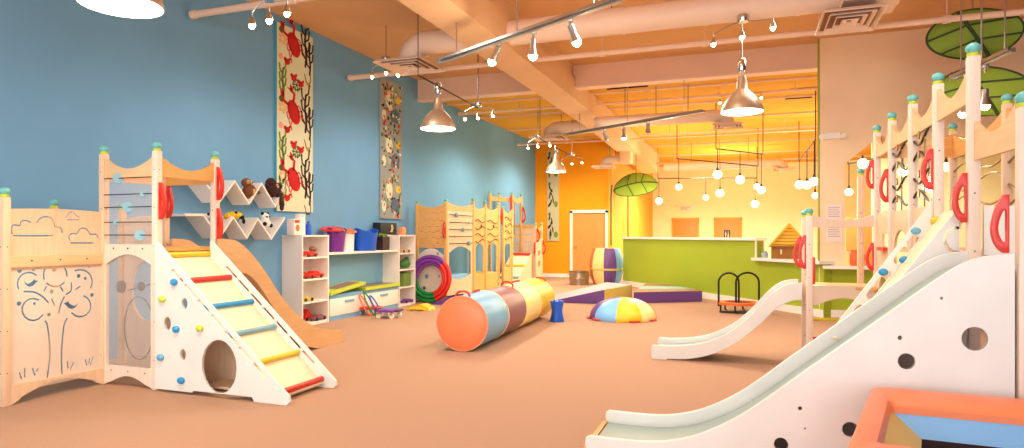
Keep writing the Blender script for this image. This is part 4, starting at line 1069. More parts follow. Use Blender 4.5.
tall_unit(sR0, sR1, 'right tall white shelf unit beside the far playset, with green toys', (.34, .66, .96))
solo(MB().box(XL, -5.92, sL1, sR0, 1.0, 1.035, .003), 'wall_shelf', 'melamine', 'long white shelf spanning between the two tall units', 'shelf', (XL, sL1, 1.0))
solo(MB().box(XL, XL+.012, sL1+.001, sR0-.001, .45, .998), 'back_panel', 'teal_panel', 'pale teal back panel on the wall under the long white shelf', 'panel', (XL, sL1, .45))
# buckets
def bucket(label, px, w0, w1, h, m, name='bucket', z=1.036, lid=None, x=-6.06, flex=True):
    y = PX(px, x)
    t = thing(name, label, 'bucket', (x, y, z), 'buckets on the long shelf')
    n = 28; prof = []
    b = MB(); vs = []; fs = []
    for k in range(7):
        f = k/6; r = lerp(w0, w1, f)/2
        for j in range(n):
            a = 2*PI*j/n; wob = .03*math.cos(2*a)*f if flex and k == 6 else 0
            vs.append((x+r*.72*math.cos(a), y+r*math.sin(a), z+h*f-wob))
    for k in range(7):
        f = 1-k/6; r = lerp(w0, w1, f)/2-.006
        for j in range(n):
            a = 2*PI*j/n; wob = .03*math.cos(2*a)*f if flex and k == 0 else 0
            vs.append((x+r*.72*math.cos(a), y+r*math.sin(a), z+.006+h*f-.006-wob))
    for i in range(13):
        for j in range(n): fs.append((i*n+j, i*n+(j+1) % n, (i+1)*n+(j+1) % n, (i+1)*n+j))
    fs.append(tuple(range(n-1, -1, -1))); fs.append(tuple(13*n+j for j in range(n)))
    b.add(vs, fs).build('bucket_body', m, t)
    for s_ in (-1, 1):
        pts = [(x+.72*w1/2*math.cos(a)*.5, y+s_*(w1/2)*1.0, z+h-.0+.035*math.sin(a)) for a in [PI*i/8 for i in range(9)]]
        MB().tube(pts, .01, 6).build('handle', m, t)
    return t, y
bucket('purple flexible bucket on the long shelf', 336.5, .26, .36, .33, 'purple_pl')
solo(MB().lathe([(.0, 0), (.16, 0), (.18, .02), (.17, .03), (0, .012)], (-6.05, PX(331, -6.05)+.02, 1.376), 20, (.1, -.15, 1)), 'tub_lid', 'hoop_red', 'red lid lying on top of the purple bucket', 'lid', (-6.05, PX(331, -6.05), 1.376))
t, y = bucket('white bucket with an orange lid, next to the purple one', 347.5, .24, .27, .31, 'white_pl', flex=False)
MB().lathe([(.0, .035), (.08, .03), (.14, .0), (.145, -.03), (.135, -.03), (.13, 0)], (-6.06, y, 1.036+.33), 24).build('lid', 'orange_pl', t)
bucket('bright blue flexible bucket on the long shelf', 365.5, .42, .52, .33, 'blue_pl')
xk = -5.995; yk = PX(383, xk)
t = thing('plant_pot', 'dark square pot with a small green plant at the right of the blue bucket', 'plant pot', (xk, yk, 1.036), )
MB().prism([(-.09, -.11), (.09, -.11), (.09, .11), (-.09, .11)], 0, .23, lambda u, v, w: (xk+u*.7*(1+w*.2), yk+v*(1+w*.2), 1.036+w)).build('pot', 'dark_brown', t)
b = MB()
for k in range(16): b.ball((xk+rr.uniform(-.04, .05), yk+rr.uniform(-.09, .09), 1.27+rr.uniform(-.01, .05)), .024, 7)
b.build('foliage', 'foliage', t)
# on top of the left unit
def bottle(lab, px, r, h, m, capm, z=1.3, x=-6.05, name='bottle'):
    y = PX(px, x); t = thing(name, lab, 'bottle', (x, y, z))
    MB().lathe([(0, 0), (r, 0), (r, h*.7), (r*.7, h*.82), (r*.35, h*.86)], (x, y, z), 18).build('bottle_body', m, t)
    MB().lathe([(r*.4, h*.86), (r*.45, h), (0, h)], (x, y, z), 12).build('cap', capm, t)
yb0 = PX(296, -6.0)
t = thing('cleaning_box', 'white and red printed box on top of the left shelf unit', 'box', (-6.03, yb0, 1.3))
MB().box(-6.1, -5.98, yb0-.07, yb0+.09, 1.3, 1.53, .006).build('carton', 'paper', t)
b = MB().use('hoop_red').box(-5.981, -5.977, yb0-.05, yb0+.05, 1.47, 1.51); b.use('orange_pl').prism(circ(yb0+.01, 1.4, .04, .05, 12), 0, .003, lambda u, v, w: (-5.98+w, u, v)); b.build('printed_front', None, t, smooth=0)
yb0 = PX(302, -6.0)
t = thing('canister', 'tall white canister beside the printed box on the left shelf unit', 'canister', (-6.03, yb0, 1.3))
MB().lathe([(0, 0), (.07, 0), (.07, .25), (.066, .26)], (-6.03, yb0, 1.3), 20).build('canister_body', 'white_pl', t); MB().lathe([(.072, .26), (.072, .3), (0, .305)], (-6.03, yb0, 1.3), 20).build('lid', 'paper', t)
bottle('small blue bottle on top of the left shelf unit', 308.5, .045, .2, 'blue_pl', 'blue_pl')
# on top of the right unit
ybx0, ybx1 = PX(381.5, -6.0), PX(400, -6.0)
t = thing('storage_box', 'black box with a white figure on its front, on the right shelf unit', 'box', (-6.08, (ybx0+ybx1)/2, 1.3))
ybx0 = max(ybx0, sR0-.35)
MB().box(-6.22, -6.07, ybx0, ybx1, 1.301, 1.52, .005).build('box_body', 'black', t)
yy = lerp(ybx0, ybx1, .7); b = MB(); mpk = lambda u, v, w: (-6.07+w, yy+u, 1.31+v)
b.prism(circ(0, .15, .035, .03, 12), 0, .003, mpk).prism(circ(0, .08, .03, .045, 12), 0, .003, mpk).prism(stroke([(-.06, .05), (0, .08), (.05, .12)], .014), 0, .004, mpk)
b.build('figure_print', 'fabric_sand', t, smooth=0)
MB().box(-6.22, -6.07, sR0-.36, sR0, 1.28, 1.301).build('base_board', 'melamine', t)
yk = PX(403.5, -6.0)
solo(MB().box(-6.1, -5.98, yk-.05, yk+.06, 1.3, 1.42, .01).box(-6.09, -5.99, yk-.04, yk+.05, 1.42, 1.45, .01), 'small_box', 'vinyl_peach', 'small peach coloured box right of the black box', 'box', (-6.04, yk, 1.3))
# toys on the shelf boards
def blob_toy(name, lab, cat, px, z, dims, m, w2=None, x=-5.98):
    y = PX(px, x); t = thing(name, lab, cat, (x, y, z))
    return t, x, y
def toy_car(lab, px, z, m, L=.22, x=-5.99, hgt=.07):
    y = PX(px, x); t = thing('toy_car', lab, 'toy car', (x, y, z))
    MB().prism([(-L/2, .02), (L/2, .02), (L/2, hgt*.7), (L*.25, hgt*.75), (L*.1, hgt*1.2), (-L*.2, hgt*1.2), (-L*.32, hgt*.75), (-L/2, hgt*.6)], -.05, .05, lambda u, v, w: (x+w, y+u, z+v)).build('car_body', m, t)
    for s_ in (-.3, .3):
        for q in (-.055, .045): MB().lathe([(0, 0), (.026, 0), (.026, .012), (0, .012)], (x+q, y+L*s_, z+.026), 12, (1, 0, 0)).build('wheel', 'black', t)
toy_car('red toy car on the top shelf board of the left unit', 309, .982, 'hoop_red', .28)
solo(MB().ball((-6.0, PX(313, -6.0), .982+.11), .06, 12, (1, 1, .7)).ball((-6.0, PX(313, -6.0), .982+.03), .03, 10), 'toy_turtle', 'vinyl_brown', 'brown rounded toy behind the red car on the top board', 'toy', (-6.0, PX(313, -6.0), .982))
toy_car('long red toy truck on the second board of the left unit', 314, .667, 'hoop_red', .34, hgt=.09)
toy_car('orange toy car beside the red truck on the second board', 305, .667, 'orange_pl', .14, x=-6.12)
toy_car('yellow toy car on the third board of the left unit', 306, .342, 'yellow_plastic', .24, hgt=.055)
toy_car('purple toy car at the bottom of the left unit', 318, .04, 'vinyl_mauve', .3, hgt=.07)
toy_car('red and dark toy train at the bottom of the left unit', 306, .04, 'hoop_red', .14, x=-6.12, hgt=.14)
toy_car('tan toy car on the top board of the right unit', 404, .972, 'fur_tan', .3, hgt=.05)
yq = PX(405, -6.02)
solo(MB().ball((-6.02, yq, .672+.09), .1, 14, (.8, 1.5, .85)).ball((-6.02, yq+.06, .672+.17), .05, 10), 'toy_frog', 'green_pl', 'dark green rounded toy on the second board of the right unit', 'toy', (-6.02, yq, .672))
yq = PX(404.5, -6.02)
solo(MB().box(-6.16, -5.94, yq-.16, yq+.1, .353, .6, .02), 'storage_bin', 'foliage', 'green fabric bin on the third board of the right unit', 'bin', (-6.05, yq, .353))
toy_car('purple toy car at the bottom of the right unit', 407, .04, 'hoop_purple', .34, hgt=.06)

# ================================================================== TOY CHESTS
def chest(lab, ya_, yb__, H_, tilt=0.0, xo=0.0, yaw=0.0):
    xf = SX+xo; xb_ = XL+.03+xo*.3
    t = thing('toy_chest', lab, 'toy chest', ((xf+xb_)/2, (ya_+yb__)/2, 0), 'white toy chests with lime lids')
    MB().box(xb_, xf-.01, ya_, yb__, 0, .07).build('plinth', 'teal_panel', t)
    MB().box(xb_, xf, ya_, yb__, .07, H_-.09, .004).build('chest_body', 'melamine', t)
    MB().box(xb_, xf-.006, ya_+.003, yb__-.003, H_-.09, H_-.03).build('upper_band', 'teal_panel', t)
    ym = lerp(ya_, yb__, .55)
    MB().box(xf, xf+.014, ym-.12, ym+.12, .25, .29, .005).build('pull_handle', 'greyblue_plastic', t)
    b = MB(); z = H_-.03
    mp = lambda u, v, w: (w, u, v)
    b.prism([(ya_-.02, z+tilt*0), (yb__+.02, z+tilt), (yb__+.02, z+tilt+.05), (ya_-.02, z+.05)], xb_, xf+.03, mp)
    b.build('lid', 'lid_lime', t, smooth=0)
    MB().prism([(ya_+.05, z+.051), (yb__-.05, z+tilt*.93+.05), (yb__-.05, z+tilt*.93+.055), (ya_+.05, z+.056)], xb_+.04, xf-.04, mp).build('lid_cushion', 'vinyl_brown', t, smooth=0)
chest('left white toy chest, its lime lid propped open at one end', sL1+.03, PX(363.5, SX), .42, .10)
chest('right white toy chest with its lime lid shut', PX(365, SX), sR0-.03, .42, .0)
# hoops leaning between the chests
for i, (px, mm, rad) in enumerate(((363, 'orange_pl', .16), (365, 'hoop_green', .175), (368, 'blue_pl', .15))):
    y = PX(px, -5.82); nm = ('orange', 'green', 'blue')[i]
    rz = rad
    pts = [(-5.80+.05*i+.10*math.sin(a)*-1+.02, y+rad*.38*math.cos(a), .012+rad+rad*math.sin(a)) for a in [2*PI*k/28 for k in range(28)]]
    solo(MB().tube(pts, .012, 8, True), 'hula_hoop', mm, '%s hoop leaning upright between the two toy chests' % nm, 'hoop', (-5.75, y, 0), 'small hoops between the chests')
# scooter boards
def scooter(lab, px, py, m):
    x, y, _ = G(px, py); t = thing('scooter_board', lab, 'scooter board', (x, y, 0), 'scooter boards by the chests')
    L = .155
    MB().box(x-L, x+L, y-L, y+L, .1, .135, .015).build('board', m, t)
    for s_ in (-1, 1): MB().tube([(x+s_*L, y-.1, .12), (x+s_*(L+.05), y-.08, .125), (x+s_*(L+.05), y+.08, .125), (x+s_*L, y+.1, .12)], .012, 8).build('handle', 'black' if m != 'hoop_red' else m, t)
    for a in (-1, 1):
        for c in (-1, 1):
            q = MB().lathe([(.0, -.015), (.04, -.015), (.04, .015), (0, .015)], (x+a*L*.75, y+c*L*.75, .04), 14, (0, 1, 0)); q.build('caster', 'white_pl', t)
            MB().box(x+a*L*.75-.02, x+a*L*.75+.02, y+c*L*.75-.024, y+c*L*.75+.024, .06, .1).build('caster_fork', 'steel', t)
scooter('red scooter board on casters in front of the toy chests', 368.5, 314.5, 'hoop_red')
scooter('purple scooter board on casters beside the red one', 389, 317.8, 'hoop_purple')

# ================================================================== TRICOLOUR RING
xc, yc_, zc = PY(428.5, 11.05), 11.05, 0
R0 = .42
t = thing('foam_ring', 'large ring of purple, red and green foam tubes leaning on the far playset', 'foam ring', (xc, yc_, 0))
for nm, mm, a0, a1 in (('purple_arc', 'hoop_purple', 48, 185), ('red_arc', 'hoop_red', -68, 48), ('green_arc', 'hoop_green', 185, 292)):
    b = MB()
    for k, (rr_, dy, tr) in enumerate(((R0, 0, .04), (R0-.07, -.02, .038), (R0-.13, -.0, .034), (R0-.03, .07, .038))):
        pts = []
        for i in range(21):
            a = math.radians(lerp(a0, a1, i/20)); zz = R0+.04+rr_*math.sin(a)
            pts.append((xc+rr_*math.cos(a), yc_+dy+.12*(zz/1.0), zz))
        b.tube(pts, tr, 10)
    o = b.build('foam_arc', mm, t); o['label'] = nm.split('_')[0]+' foam arc'

# ================================================================== CRAWL TUNNEL
A_ = Vector((-3.0, 6.57, .31)); B_ = Vector((-3.16, 9.72, .31)); ax = (B_-A_).normalized(); Lt = (B_-A_).length; R = .305
t = thing('crawl_tunnel', 'long cylinder cushion with orange end and blue, mauve, cream and yellow bands', 'cushion', (A_.x, A_.y, 0))
for k, mm in enumerate(('vinyl_blue', 'vinyl_mauve', 'vinyl_cream', 'vinyl_yellow')):
    prof = [(R*.985, 0), (R, .02), (R*1.005, Lt/8), (R, Lt/4-.02), (R*.985, Lt/4)]
    o = MB().lathe(prof, A_+ax*(k*Lt/4), 48, ax).build('vinyl_band', mm, t); o['label'] = mm.split('_')[1]+' band'
MB().lathe([(0, -.045), (R*.5, -.04), (R*.85, -.022), (R*.985, 0.002)], A_, 48, ax).build('end_cap', 'vinyl_orange', t)
MB().lathe([(R*.985, 0), (R*.8, .02), (0, .03)], B_, 48, ax).build('end_cap', 'vinyl_yellow', t)
sd = Vector((ax.y, -ax.x, 0))
for k in range(5):
    c = A_+ax*(k*Lt/4)
    ring = [c+sd*(R*1.0*math.cos(a))+Vector((0, 0, R*math.sin(a))) for a in [2*PI*i/40 for i in range(40)]]
    MB().tube(ring, .007, 6, True).build('piping', 'vinyl_cream' if k else 'vinyl_peach', t)
for k in range(5):
    c = A_+ax*(k*Lt/4+(.03 if k == 0 else 0))
    pts = []
    for i in range(13):
        a = PI/2+(.0, .5, -.1, .35, -.3)[k]+.26*math.cos(PI*i/12)
        lift = (.05, .012, .05, .012, .012)[k]*math.sin(PI*i/12)
        pts.append(c+sd*((R+.006+lift)*math.cos(a))+Vector((0, 0, (R+.006+lift)*math.sin(a))))
    MB().tube(pts, .014, 6).build('carry_handle', 'vinyl_red', t)

# ================================================================== OTHER SOFT PLAY
# dome
cx, cy = -1.83, 10.02; Rd, hd = .51, .30
t = thing('dome_cushion', 'low dome cushion with blue, yellow, cream and purple wedges', 'cushion', (cx, cy, 0))
cols = ['vinyl_purple', 'vinyl_skyblue', 'vinyl_yellow', 'vinyl_cream', 'vinyl_orange2', 'vinyl_cream', 'vinyl_yellow', 'vinyl_skyblue']
# wedge seams start so that the blue wedge faces the room at lower left
for k in range(8):
    a0 = math.radians(-181+45*k); n = 8
    vs = []; fs = []
    for i in range(9):
        f = i/8; r = Rd*math.cos(f*PI/2)**.9 if i < 8 else 1e-4; z = .03+hd*math.sin(f*PI/2)
        for j in range(n+1): a = a0+math.radians(45)*j/n; vs.append((cx+r*math.cos(a), cy+r*math.sin(a), z))
    for i in range(8):
        for j in range(n): q = i*(n+1)+j; fs.append((q, q+1, q+n+2, q+n+1))
    b0 = len(vs)
    for j in range(n+1): a = a0+math.radians(45)*j/n; vs.append((cx+Rd*.97*math.cos(a), cy+Rd*.97*math.sin(a), 0))
    for j in range(n): fs.append((b0+j, b0+j+1, j+1, j))
    o = MB().add(vs, fs).build('vinyl_wedge', cols[k], t); o['label'] = cols[k].split('_')[1].replace('orange2', 'orange').replace('skyblue', 'sky blue')+' wedge'
for a in (-130, -60, -20, -160, 60, 130):
    a = math.radians(a); u = Vector((-math.sin(a), math.cos(a), 0)); c = Vector((cx+Rd*1.0*math.cos(a), cy+Rd*math.sin(a), .02))
    MB().tube([c-u*.08, c-u*.06+Vector((math.cos(a), math.sin(a), 0))*.03, c+u*.06+Vector((math.cos(a), math.sin(a), 0))*.03, c+u*.08], .014, 6).build('handle', 'vinyl_red', t)
# blue stool-like block
x, y, _ = G(557, 321.5)
t = thing('toy_stool', 'small bright blue plastic stool at the far end of the striped cylinder', 'stool', (x, y, 0))
b = MB(); vs = []; fs = []; n = 24
for k, (r, z) in enumerate(((.10, 0), (.105, .01), (.085, .1), (.078, .16), (.085, .22), (.1, .29), (.1, .31), (.06, .30))):
    for j in range(n):
        a = 2*PI*j/n; s_ = 1+.06*math.cos(4*a); vs.append((x+r*s_*math.cos(a), y+r*s_*math.sin(a), z))
for i in range(7):
    for j in range(n): fs.append((i*n+j, i*n+(j+1) % n, (i+1)*n+(j+1) % n, (i+1)*n+j))
fs += [tuple(range(n-1, -1, -1)), tuple(7*n+j for j in range(n))]
b.add(vs, fs).build('stool_body', 'blue_pl', t)
MB().ball((x-.04, y, .31), .018, 8).ball((x+.04, y, .31), .018, 8).build('stud', 'blue_pl', t)
# wedge ramp
Cn = Vector((-2.54, 12.01)); En = Vector((-2.27, 13.43)); Tn = Vector((-2.9, 13.95)); L2 = Vector((-3.8, 13.1)); L1 = Vector((-3.55, 11.95))
t = thing('wedge_mat', 'grey topped wedge ramp cushion with purple side and yellow end', 'cushion', (Cn.x, Cn.y, 0))
hz_ = .27
def W3(v, z): return (v.x, v.y, z)
tops = [(Cn, hz_), (En, hz_), (Tn, hz_), (L2, .04), (L1, .03)]
b = MB().use('vinyl_grey').add([W3(v, z) for v, z in tops], [(0, 1, 2), (0, 2, 3), (0, 3, 4)])
b.use('vinyl_purple')
for (v, z), (v2, z2) in zip(tops, tops[1:]+tops[:1]): b.add([W3(v, 0), W3(v, z), W3(v2, z2), W3(v2, 0)], [(0, 1, 2, 3)])
b.build('cushion_body', None, t, smooth=0)
e_ = (En-Cn).normalized(); n_ = Vector((e_.y, -e_.x))*.012
MB().prism([(0, 0), ((En-Cn).length, 0), ((En-Cn).length, hz_), (0, hz_)], 0, 1, lambda u, v, w: (Cn.x+e_.x*u+n_.x*w, Cn.y+e_.y*u+n_.y*w, v)).build('end_panel', 'vinyl_olive', t, smooth=0)
# fan of mats by the green wall
mp_ = [Vector(v) for v in ((-2.04, 12.3), (-.84, 13.08), (-1.02, 13.5), (-1.7, 14.6), (-2.15, 14.6))]
t = thing('folding_mat', 'thick purple sided folding mat with brown and teal striped top by the green wall', 'mat', (-1.6, 13.4, 0))
MB().prism([tuple(v) for v in mp_], 0, .20, XY(0)).build('mat_body', 'vinyl_purple', t, smooth=0)
Lf = lambda s_: tuple(mp_[0].lerp(mp_[4], s_)); Rt = lambda s_: tuple(mp_[1].lerp(mp_[2], min(1, s_*3))) if s_ < .334 else tuple(mp_[2].lerp(mp_[3], (s_-.333)*1.5))
for a_, b_, mm in ((0, .32, 'vinyl_brown'), (.325, .66, 'vinyl_teal'), (.665, 1, 'vinyl_brown')):
    MB().prism([Lf(a_), Rt(a_), Rt(b_), Lf(b_)], .2, .214, XY(0)).build('top_stripe', mm, t, smooth=0)
# barrel cushion
bx_, by_ = W((606.5-512)/F*17.1, 17.1)
t = thing('barrel_cushion', 'upright barrel cushion striped orange, cream, purple and blue by the orange door', 'cushion', (bx_, by_, 0))
bc = ['vinyl_orange2', 'vinyl_cream', 'vinyl_purple', 'vinyl_skyblue', 'vinyl_orange2', 'vinyl_cream', 'vinyl_purple', 'vinyl_skyblue']
for k in range(8):
    vs = []; fs = []; n = 6; a0 = math.radians(-135-45-18+20+45*k)
    for i in range(9):
        f = i/8; r = .34+.11*math.sin(PI*f)**.8 if 0 < f < 1 else .34
        for j in range(n+1): a = a0+math.radians(45)*j/n; vs.append((bx_+r*math.cos(a), by_+r*math.sin(a), .95*f))
    for i in range(8):
        for j in range(n): q = i*(n+1)+j; fs.append((q, q+1, q+n+2, q+n+1))
    for zz, ii in ((0, 0), (.95, 8)):
        vs.append((bx_, by_, zz)); c = len(vs)-1
        for j in range(n): fs.append((ii*(n+1)+j, ii*(n+1)+j+1, c))
    o = MB().add(vs, fs).build('vinyl_stave', bc[k], t); o['label'] = bc[k].split('_')[1].replace('orange2', 'orange').replace('skyblue', 'sky blue')+' stave'
MB().lathe([(.452, -.025), (.458, -.02), (.458, .02), (.452, .025)], (bx_, by_, .4), 40).build('belt', 'vinyl_olive', t)
# steel tub
tx, ty_ = W((579-512)/F*16.9, 16.9)
t = thing('steel_tub', 'round galvanised steel tub on the floor left of the barrel cushion', 'tub', (tx, ty_, 0))
MB().lathe([(0, 0), (.25, 0), (.255, .02), (.245, .05), (.255, .16), (.262, .17), (.255, .18), (.262, .33), (.275, .34), (.275, .355), (.262, .352), (.25, .05), (0, .04)], (tx, ty_, 0), 36).build('tub_body', 'tub_steel', t)
for s_ in (-1, 1): MB().tube([(tx+s_*.26, ty_-.06, .26), (tx+s_*.3, ty_-.05, .25), (tx+s_*.3, ty_+.05, .25), (tx+s_*.26, ty_+.06, .26)], .01, 6).build('handle', 'tub_steel', t)
# yellow bean bag wedge and purple pillow
x, y, _ = G(421, 310)
b = MB(); b.ball((x, y, .03), .22, 16, (1.05, .75, .18)); b.prism([(-.24, 0), (.22, 0), (.2, .05), (.05, .11), (-.22, .02)], -.12, .12, lambda u, v, w: (x+u, y+w, .005+v))
solo(b, 'floor_cushion', 'vinyl_yellow', 'flat yellow floor cushion on the carpet in front of the foam ring', 'cushion', (x, y, 0))
x, y, _ = G(447, 304)
t = thing('wedge_pillow', 'small purple wedge pillow on the floor left of the cylinder cushion', 'cushion', (x, y, 0))
MB().prism([(-.3, 0), (.25, 0), (.25, .17), (.1, .15)], -.15, .2, lambda u, v, w: (x+u, y+w, v)).build('pillow_body', 'vinyl_purple', t, smooth=0)
MB().prism([(.0, .135), (.25, .172), (.25, .19), (.05, .16)], -.12, .2, lambda u, v, w: (x+u, y+w, v)).build('dark_flap', 'black', t, smooth=0)
# mini trampoline with twin arches
t0 = Vector(G(739, 312)[:2])
t = thing('mini_trampoline', 'small trampoline with orange rim and two black arch handles by the green wall', 'trampoline', (t0.x, t0.y, 0))
cv = Vector((CT, ST)); dv = Vector((-ST, CT))
def TT(u, d_, z): p = t0+cv*u+dv*d_; return (p.x, p.y, z)
def el(r1, r2, z, n=32): return [TT(r1*math.cos(2*PI*i/n), r2*math.sin(2*PI*i/n), z) for i in range(n)]
n = 32; ro = el(.36, .3, .17); ri = el(.24, .2, .175); ro2 = el(.36, .3, .13); ri2 = el(.24, .2, .13)
MB().add(ro+ri+ro2+ri2, [(i, (i+1) % n, n+(i+1) % n, n+i) for i in range(n)]+[(i, 2*n+i, 2*n+(i+1) % n, (i+1) % n) for i in range(n)]+[(n+i, n+(i+1) % n, 3*n+(i+1) % n, 3*n+i) for i in range(n)]+[(2*n+i, 3*n+i, 3*n+(i+1) % n, 2*n+(i+1) % n) for i in range(n)]).build('rim_pad', 'vinyl_orange2', t)
MB().add(el(.25, .21, .155), [tuple(range(n))]).add(el(.25, .21, .15), [tuple(range(n))]).build('jump_mat', 'black', t)
for u, d_ in ((-.32, -.05), (.32, -.05), (-.15, -.24), (.15, -.24), (-.15, .24), (.15, .24)):
    MB().tube([TT(u, d_, .14), TT(u*1.03, d_*1.05, .02), TT(u*1.03+.03, d_*1.05, .012)], .014, 8).build('leg', 'black_metal', t)
for nm, u0_, u1_, dd in (('arch', -.35, -.01, -.02), ('arch', -.03, .36, .06)):
    um = (u0_+u1_)/2; ur = (u1_-u0_)/2
    pts = [TT(u0_, dd, .1)]+[TT(um+ur*math.cos(PI-PI*i/14), dd, .50+.16*math.sin(PI*i/14)) for i in range(15)]+[TT(u1_, dd, .1)]
    MB().tube(pts, .017, 10).build('arch_handle', 'black_metal', t)
MB().tube([TT(-.36, -.1, .02), TT(0, -.3, .02), TT(.36, -.1, .02)], .014, 8).build('floor_bar', 'black_metal', t)
# hut on the low ledge
hp_ = A+Dv*on_wall(777)-Nv*.22
hd_ = Vector((math.cos(TH-.42), math.sin(TH-.42))); hn_ = Vector((-hd_.y, hd_.x))
t = thing('toy_hut', 'small wooden hut with a yellow shingle roof standing on the low ledge', 'play hut', (hp_.x, hp_.y, .89))
def HM(u, v, w): p = hp_+hd_*u+hn_*w; return (p.x, p.y, .89+v)
MB().prism([(-.26, 0), (.3, 0), (.3, .24), (-.26, .24)], -.16, .2, HM).build('hut_wall', 'hut_brown', t, smooth=0)
MB().prism([(-.31, .21), (0.03, .62), (.38, .21), (.34, .21), (.03, .57), (-.27, .21)], -.22, .26, HM).prism([(-.26, .22), (.32, .22), (.03, .58)], -.18, .2, HM).build('roof', 'shingle', t, smooth=0)
b = MB()
for k in range(6): z = .24+.055*k; w_ = .3*(1-(z-.22)/.4); b.prism([(.03-w_, z), (.03+w_, z), (.03+w_, z+.008), (.03-w_, z+.008)], -.19, -.18, HM)
b.build('roof_batten', 'hut_brown', t, smooth=0)
MB().prism([(-.3, .2), (.36, .2), (.36, .225), (-.3, .225)], -.2, .22, HM).build('eave_board', 'hut_brown', t, smooth=0)
b = MB()
for u in (-.1, .1): b.prism([(u-.012, .08), (u+.012, .08), (u+.012, .16), (u-.012, .16)], -.164, -.16, HM)
b.build('wall_peg', 'fabric_cream', t)
jp = A+Dv*(T1*.93)-Nv*.08
t = thing('glass_jar', 'little jar on the low ledge left of the toy hut', 'jar', (jp.x, jp.y, .89))
MB().lathe([(0, 0), (.05, 0), (.055, .02), (.055, .08), (.04, .1)], (jp.x, jp.y, .89), 16).build('jar_body', 'vinyl_grey', t); MB().lathe([(.042, .1), (.042, .12), (0, .122)], (jp.x, jp.y, .89), 14).build('jar_lid', 'steel', t)
# orange pitcher things in the right opening
x, z = PY(855, 11.3, 262)
t = thing('drinks_jug', 'orange jug standing on the ledge of the beige wall opening', 'jug', (x, 11.3, LZ+.02))
MB().lathe([(0, 0), (.08, 0), (.1, .06), (.09, .17), (.06, .22), (.065, .25), (0, .25)], (x, 11.3, LZ+.02), 18).build('jug_body', 'orange_pl', t)
MB().tube([(x+.09, 11.3, .87), (x+.14, 11.3, .92), (x+.13, 11.3, 1.0), (x+.06, 11.3, 1.03)], .012, 8).build('handle', 'orange_pl', t)
x, z = PY(848, 11.3, 262)
solo(MB().lathe([(0, 0), (.05, 0), (.055, .2), (.05, .22), (0, .22)], (x, 11.3, LZ+.02), 16), 'paper_cup_stack', 'vinyl_cream', 'pale yellow stack of cups left of the orange jug', 'cups', (x, 11.3, LZ+.02))
# orange cafe doors beyond the opening
xa, xb = PY(846, 17.0), PY(872, 17.0)
dd = struct(MB().box(xa, xb, 17.0, 17.06, 0, 1.72, .01), 'door_4', 'door_orange')
struct(MB().box(xb, 8, 17.0, 17.1, 0, CF), 'wall_cafe', 'wall_cream')

# ================================================================== LEAF CANOPIES
def leaf(label, pts3, veins, m='leaf_green'):
    t = thing('leaf_canopy', label, 'leaf canopy', pts3[0], 'green leaf canopies')
    return t
def leaf_mesh(t, c, u, v, ru, rv, curve=.12, n=10, m_=28, tip=.25):
    """curved leaf: u long axis, v cross axis"""
    c, u, v = Vector(c), Vector(u).normalized(), Vector(v).normalized(); w = u.cross(v)
    def pt(f, g): 
        wd = math.sin(PI*f)**.5 if 0 < f < 1 else 0
        s_ = (f-.5)*2
        return c+u*(s_*ru)+v*(g*rv*wd)+w*(-curve*(s_*s_)-curve*.35*g*g)
    vs = []; fs = []
    for i in range(m_+1):
        for j in range(n+1): vs.append(pt(i/m_, -1+2*j/n))
    for i in range(m_):
        for j in range(n): q = i*(n+1)+j; fs.append((q, q+1, q+n+2, q+n+1))
    N = len(vs); vs2 = vs+[p-w*.012 for p in vs]
    fs2 = fs+[tuple(i+N for i in reversed(f)) for f in fs]
    for i in range(m_):
        for j in (0, n): q = i*(n+1)+j; fs2.append((q, q+n+1, q+n+1+N, q+N))
    MB().add(vs2, fs2).build('leaf_cloth', 'leaf_green', t)
    b = MB()
    for off in (.006, -.018):
        b.tube([pt(i/20, 0)+w*off for i in range(21)], .02, 6)
        for f in (.3, .62):
            for s_ in (-1, 1): b.tube([pt(f+.1*g/1.0, s_*g)+w*off for g in [k/6*.97 for k in range(7)]], .012, 5)
    for s_ in (-1, 1): b.tube([pt(i/24, s_) for i in range(25)], .012, 6)
    b.build('leaf_vein', 'leaf_dark', t)
    return pt
# near pair at the upper right: hang in front of the purple side wall
def facing(px, py, y): x, z = PY(px, y, py); return Vector((x, y, z))
c1 = facing(974, 34, 9.3)
t = thing('leaf_canopy', 'upper of the two big green leaf canopies at the top right', 'leaf canopy', c1, 'green leaf canopies')
leaf_mesh(t, c1, (.5, .12, -.8), (1, -.2, .18), .33, .47, .05)
MB().tube([c1, (c1.x, c1.y+.1, CZ)], .008, 6).tube([c1, (XR, c1.y+.4, c1.z+.1)], .012, 6).build('bracket', 'steel', t)
c2 = facing(983, 92, 9.0)
t = thing('leaf_canopy', 'lower of the two big green leaf canopies behind the tall posts', 'leaf canopy', c2, 'green leaf canopies')
leaf_mesh(t, c2, (.5, .15, -.8), (1, -.2, .12), .33, .45, .05)
MB().tube([c2, (c2.x, c2.y+.1, CZ)], .008, 6).tube([c2, (XR, c2.y+.4, c2.z+.1)], .012, 6).build('bracket', 'steel', t)
c3 = Vector(PD(636, 183, 18.8))
t = thing('leaf_canopy', 'far green leaf canopy under the end of the box beam', 'leaf canopy', c3, 'green leaf canopies')
leaf_mesh(t, c3, (CT, ST, .16), (-ST*.7, CT*.7, .8), .66, .46, .14)
hk = Vector(PD(611, 196, 18.8)); hk2 = Vector(PD(628, 196, 18.8))
MB().tube([c3-Vector((CT, ST, 0))*.7+Vector((0, 0, -.05)), hk, (hk.x, hk.y, 1.0)], .02, 8).tube([Vector((hk2.x, hk2.y, c3.z-.1)), (hk2.x, hk2.y, 1.0)], .02, 8).tube([c3, (c3.x, c3.y, CF)], .01, 6).build('support_rod', 'leaf_dark', t)

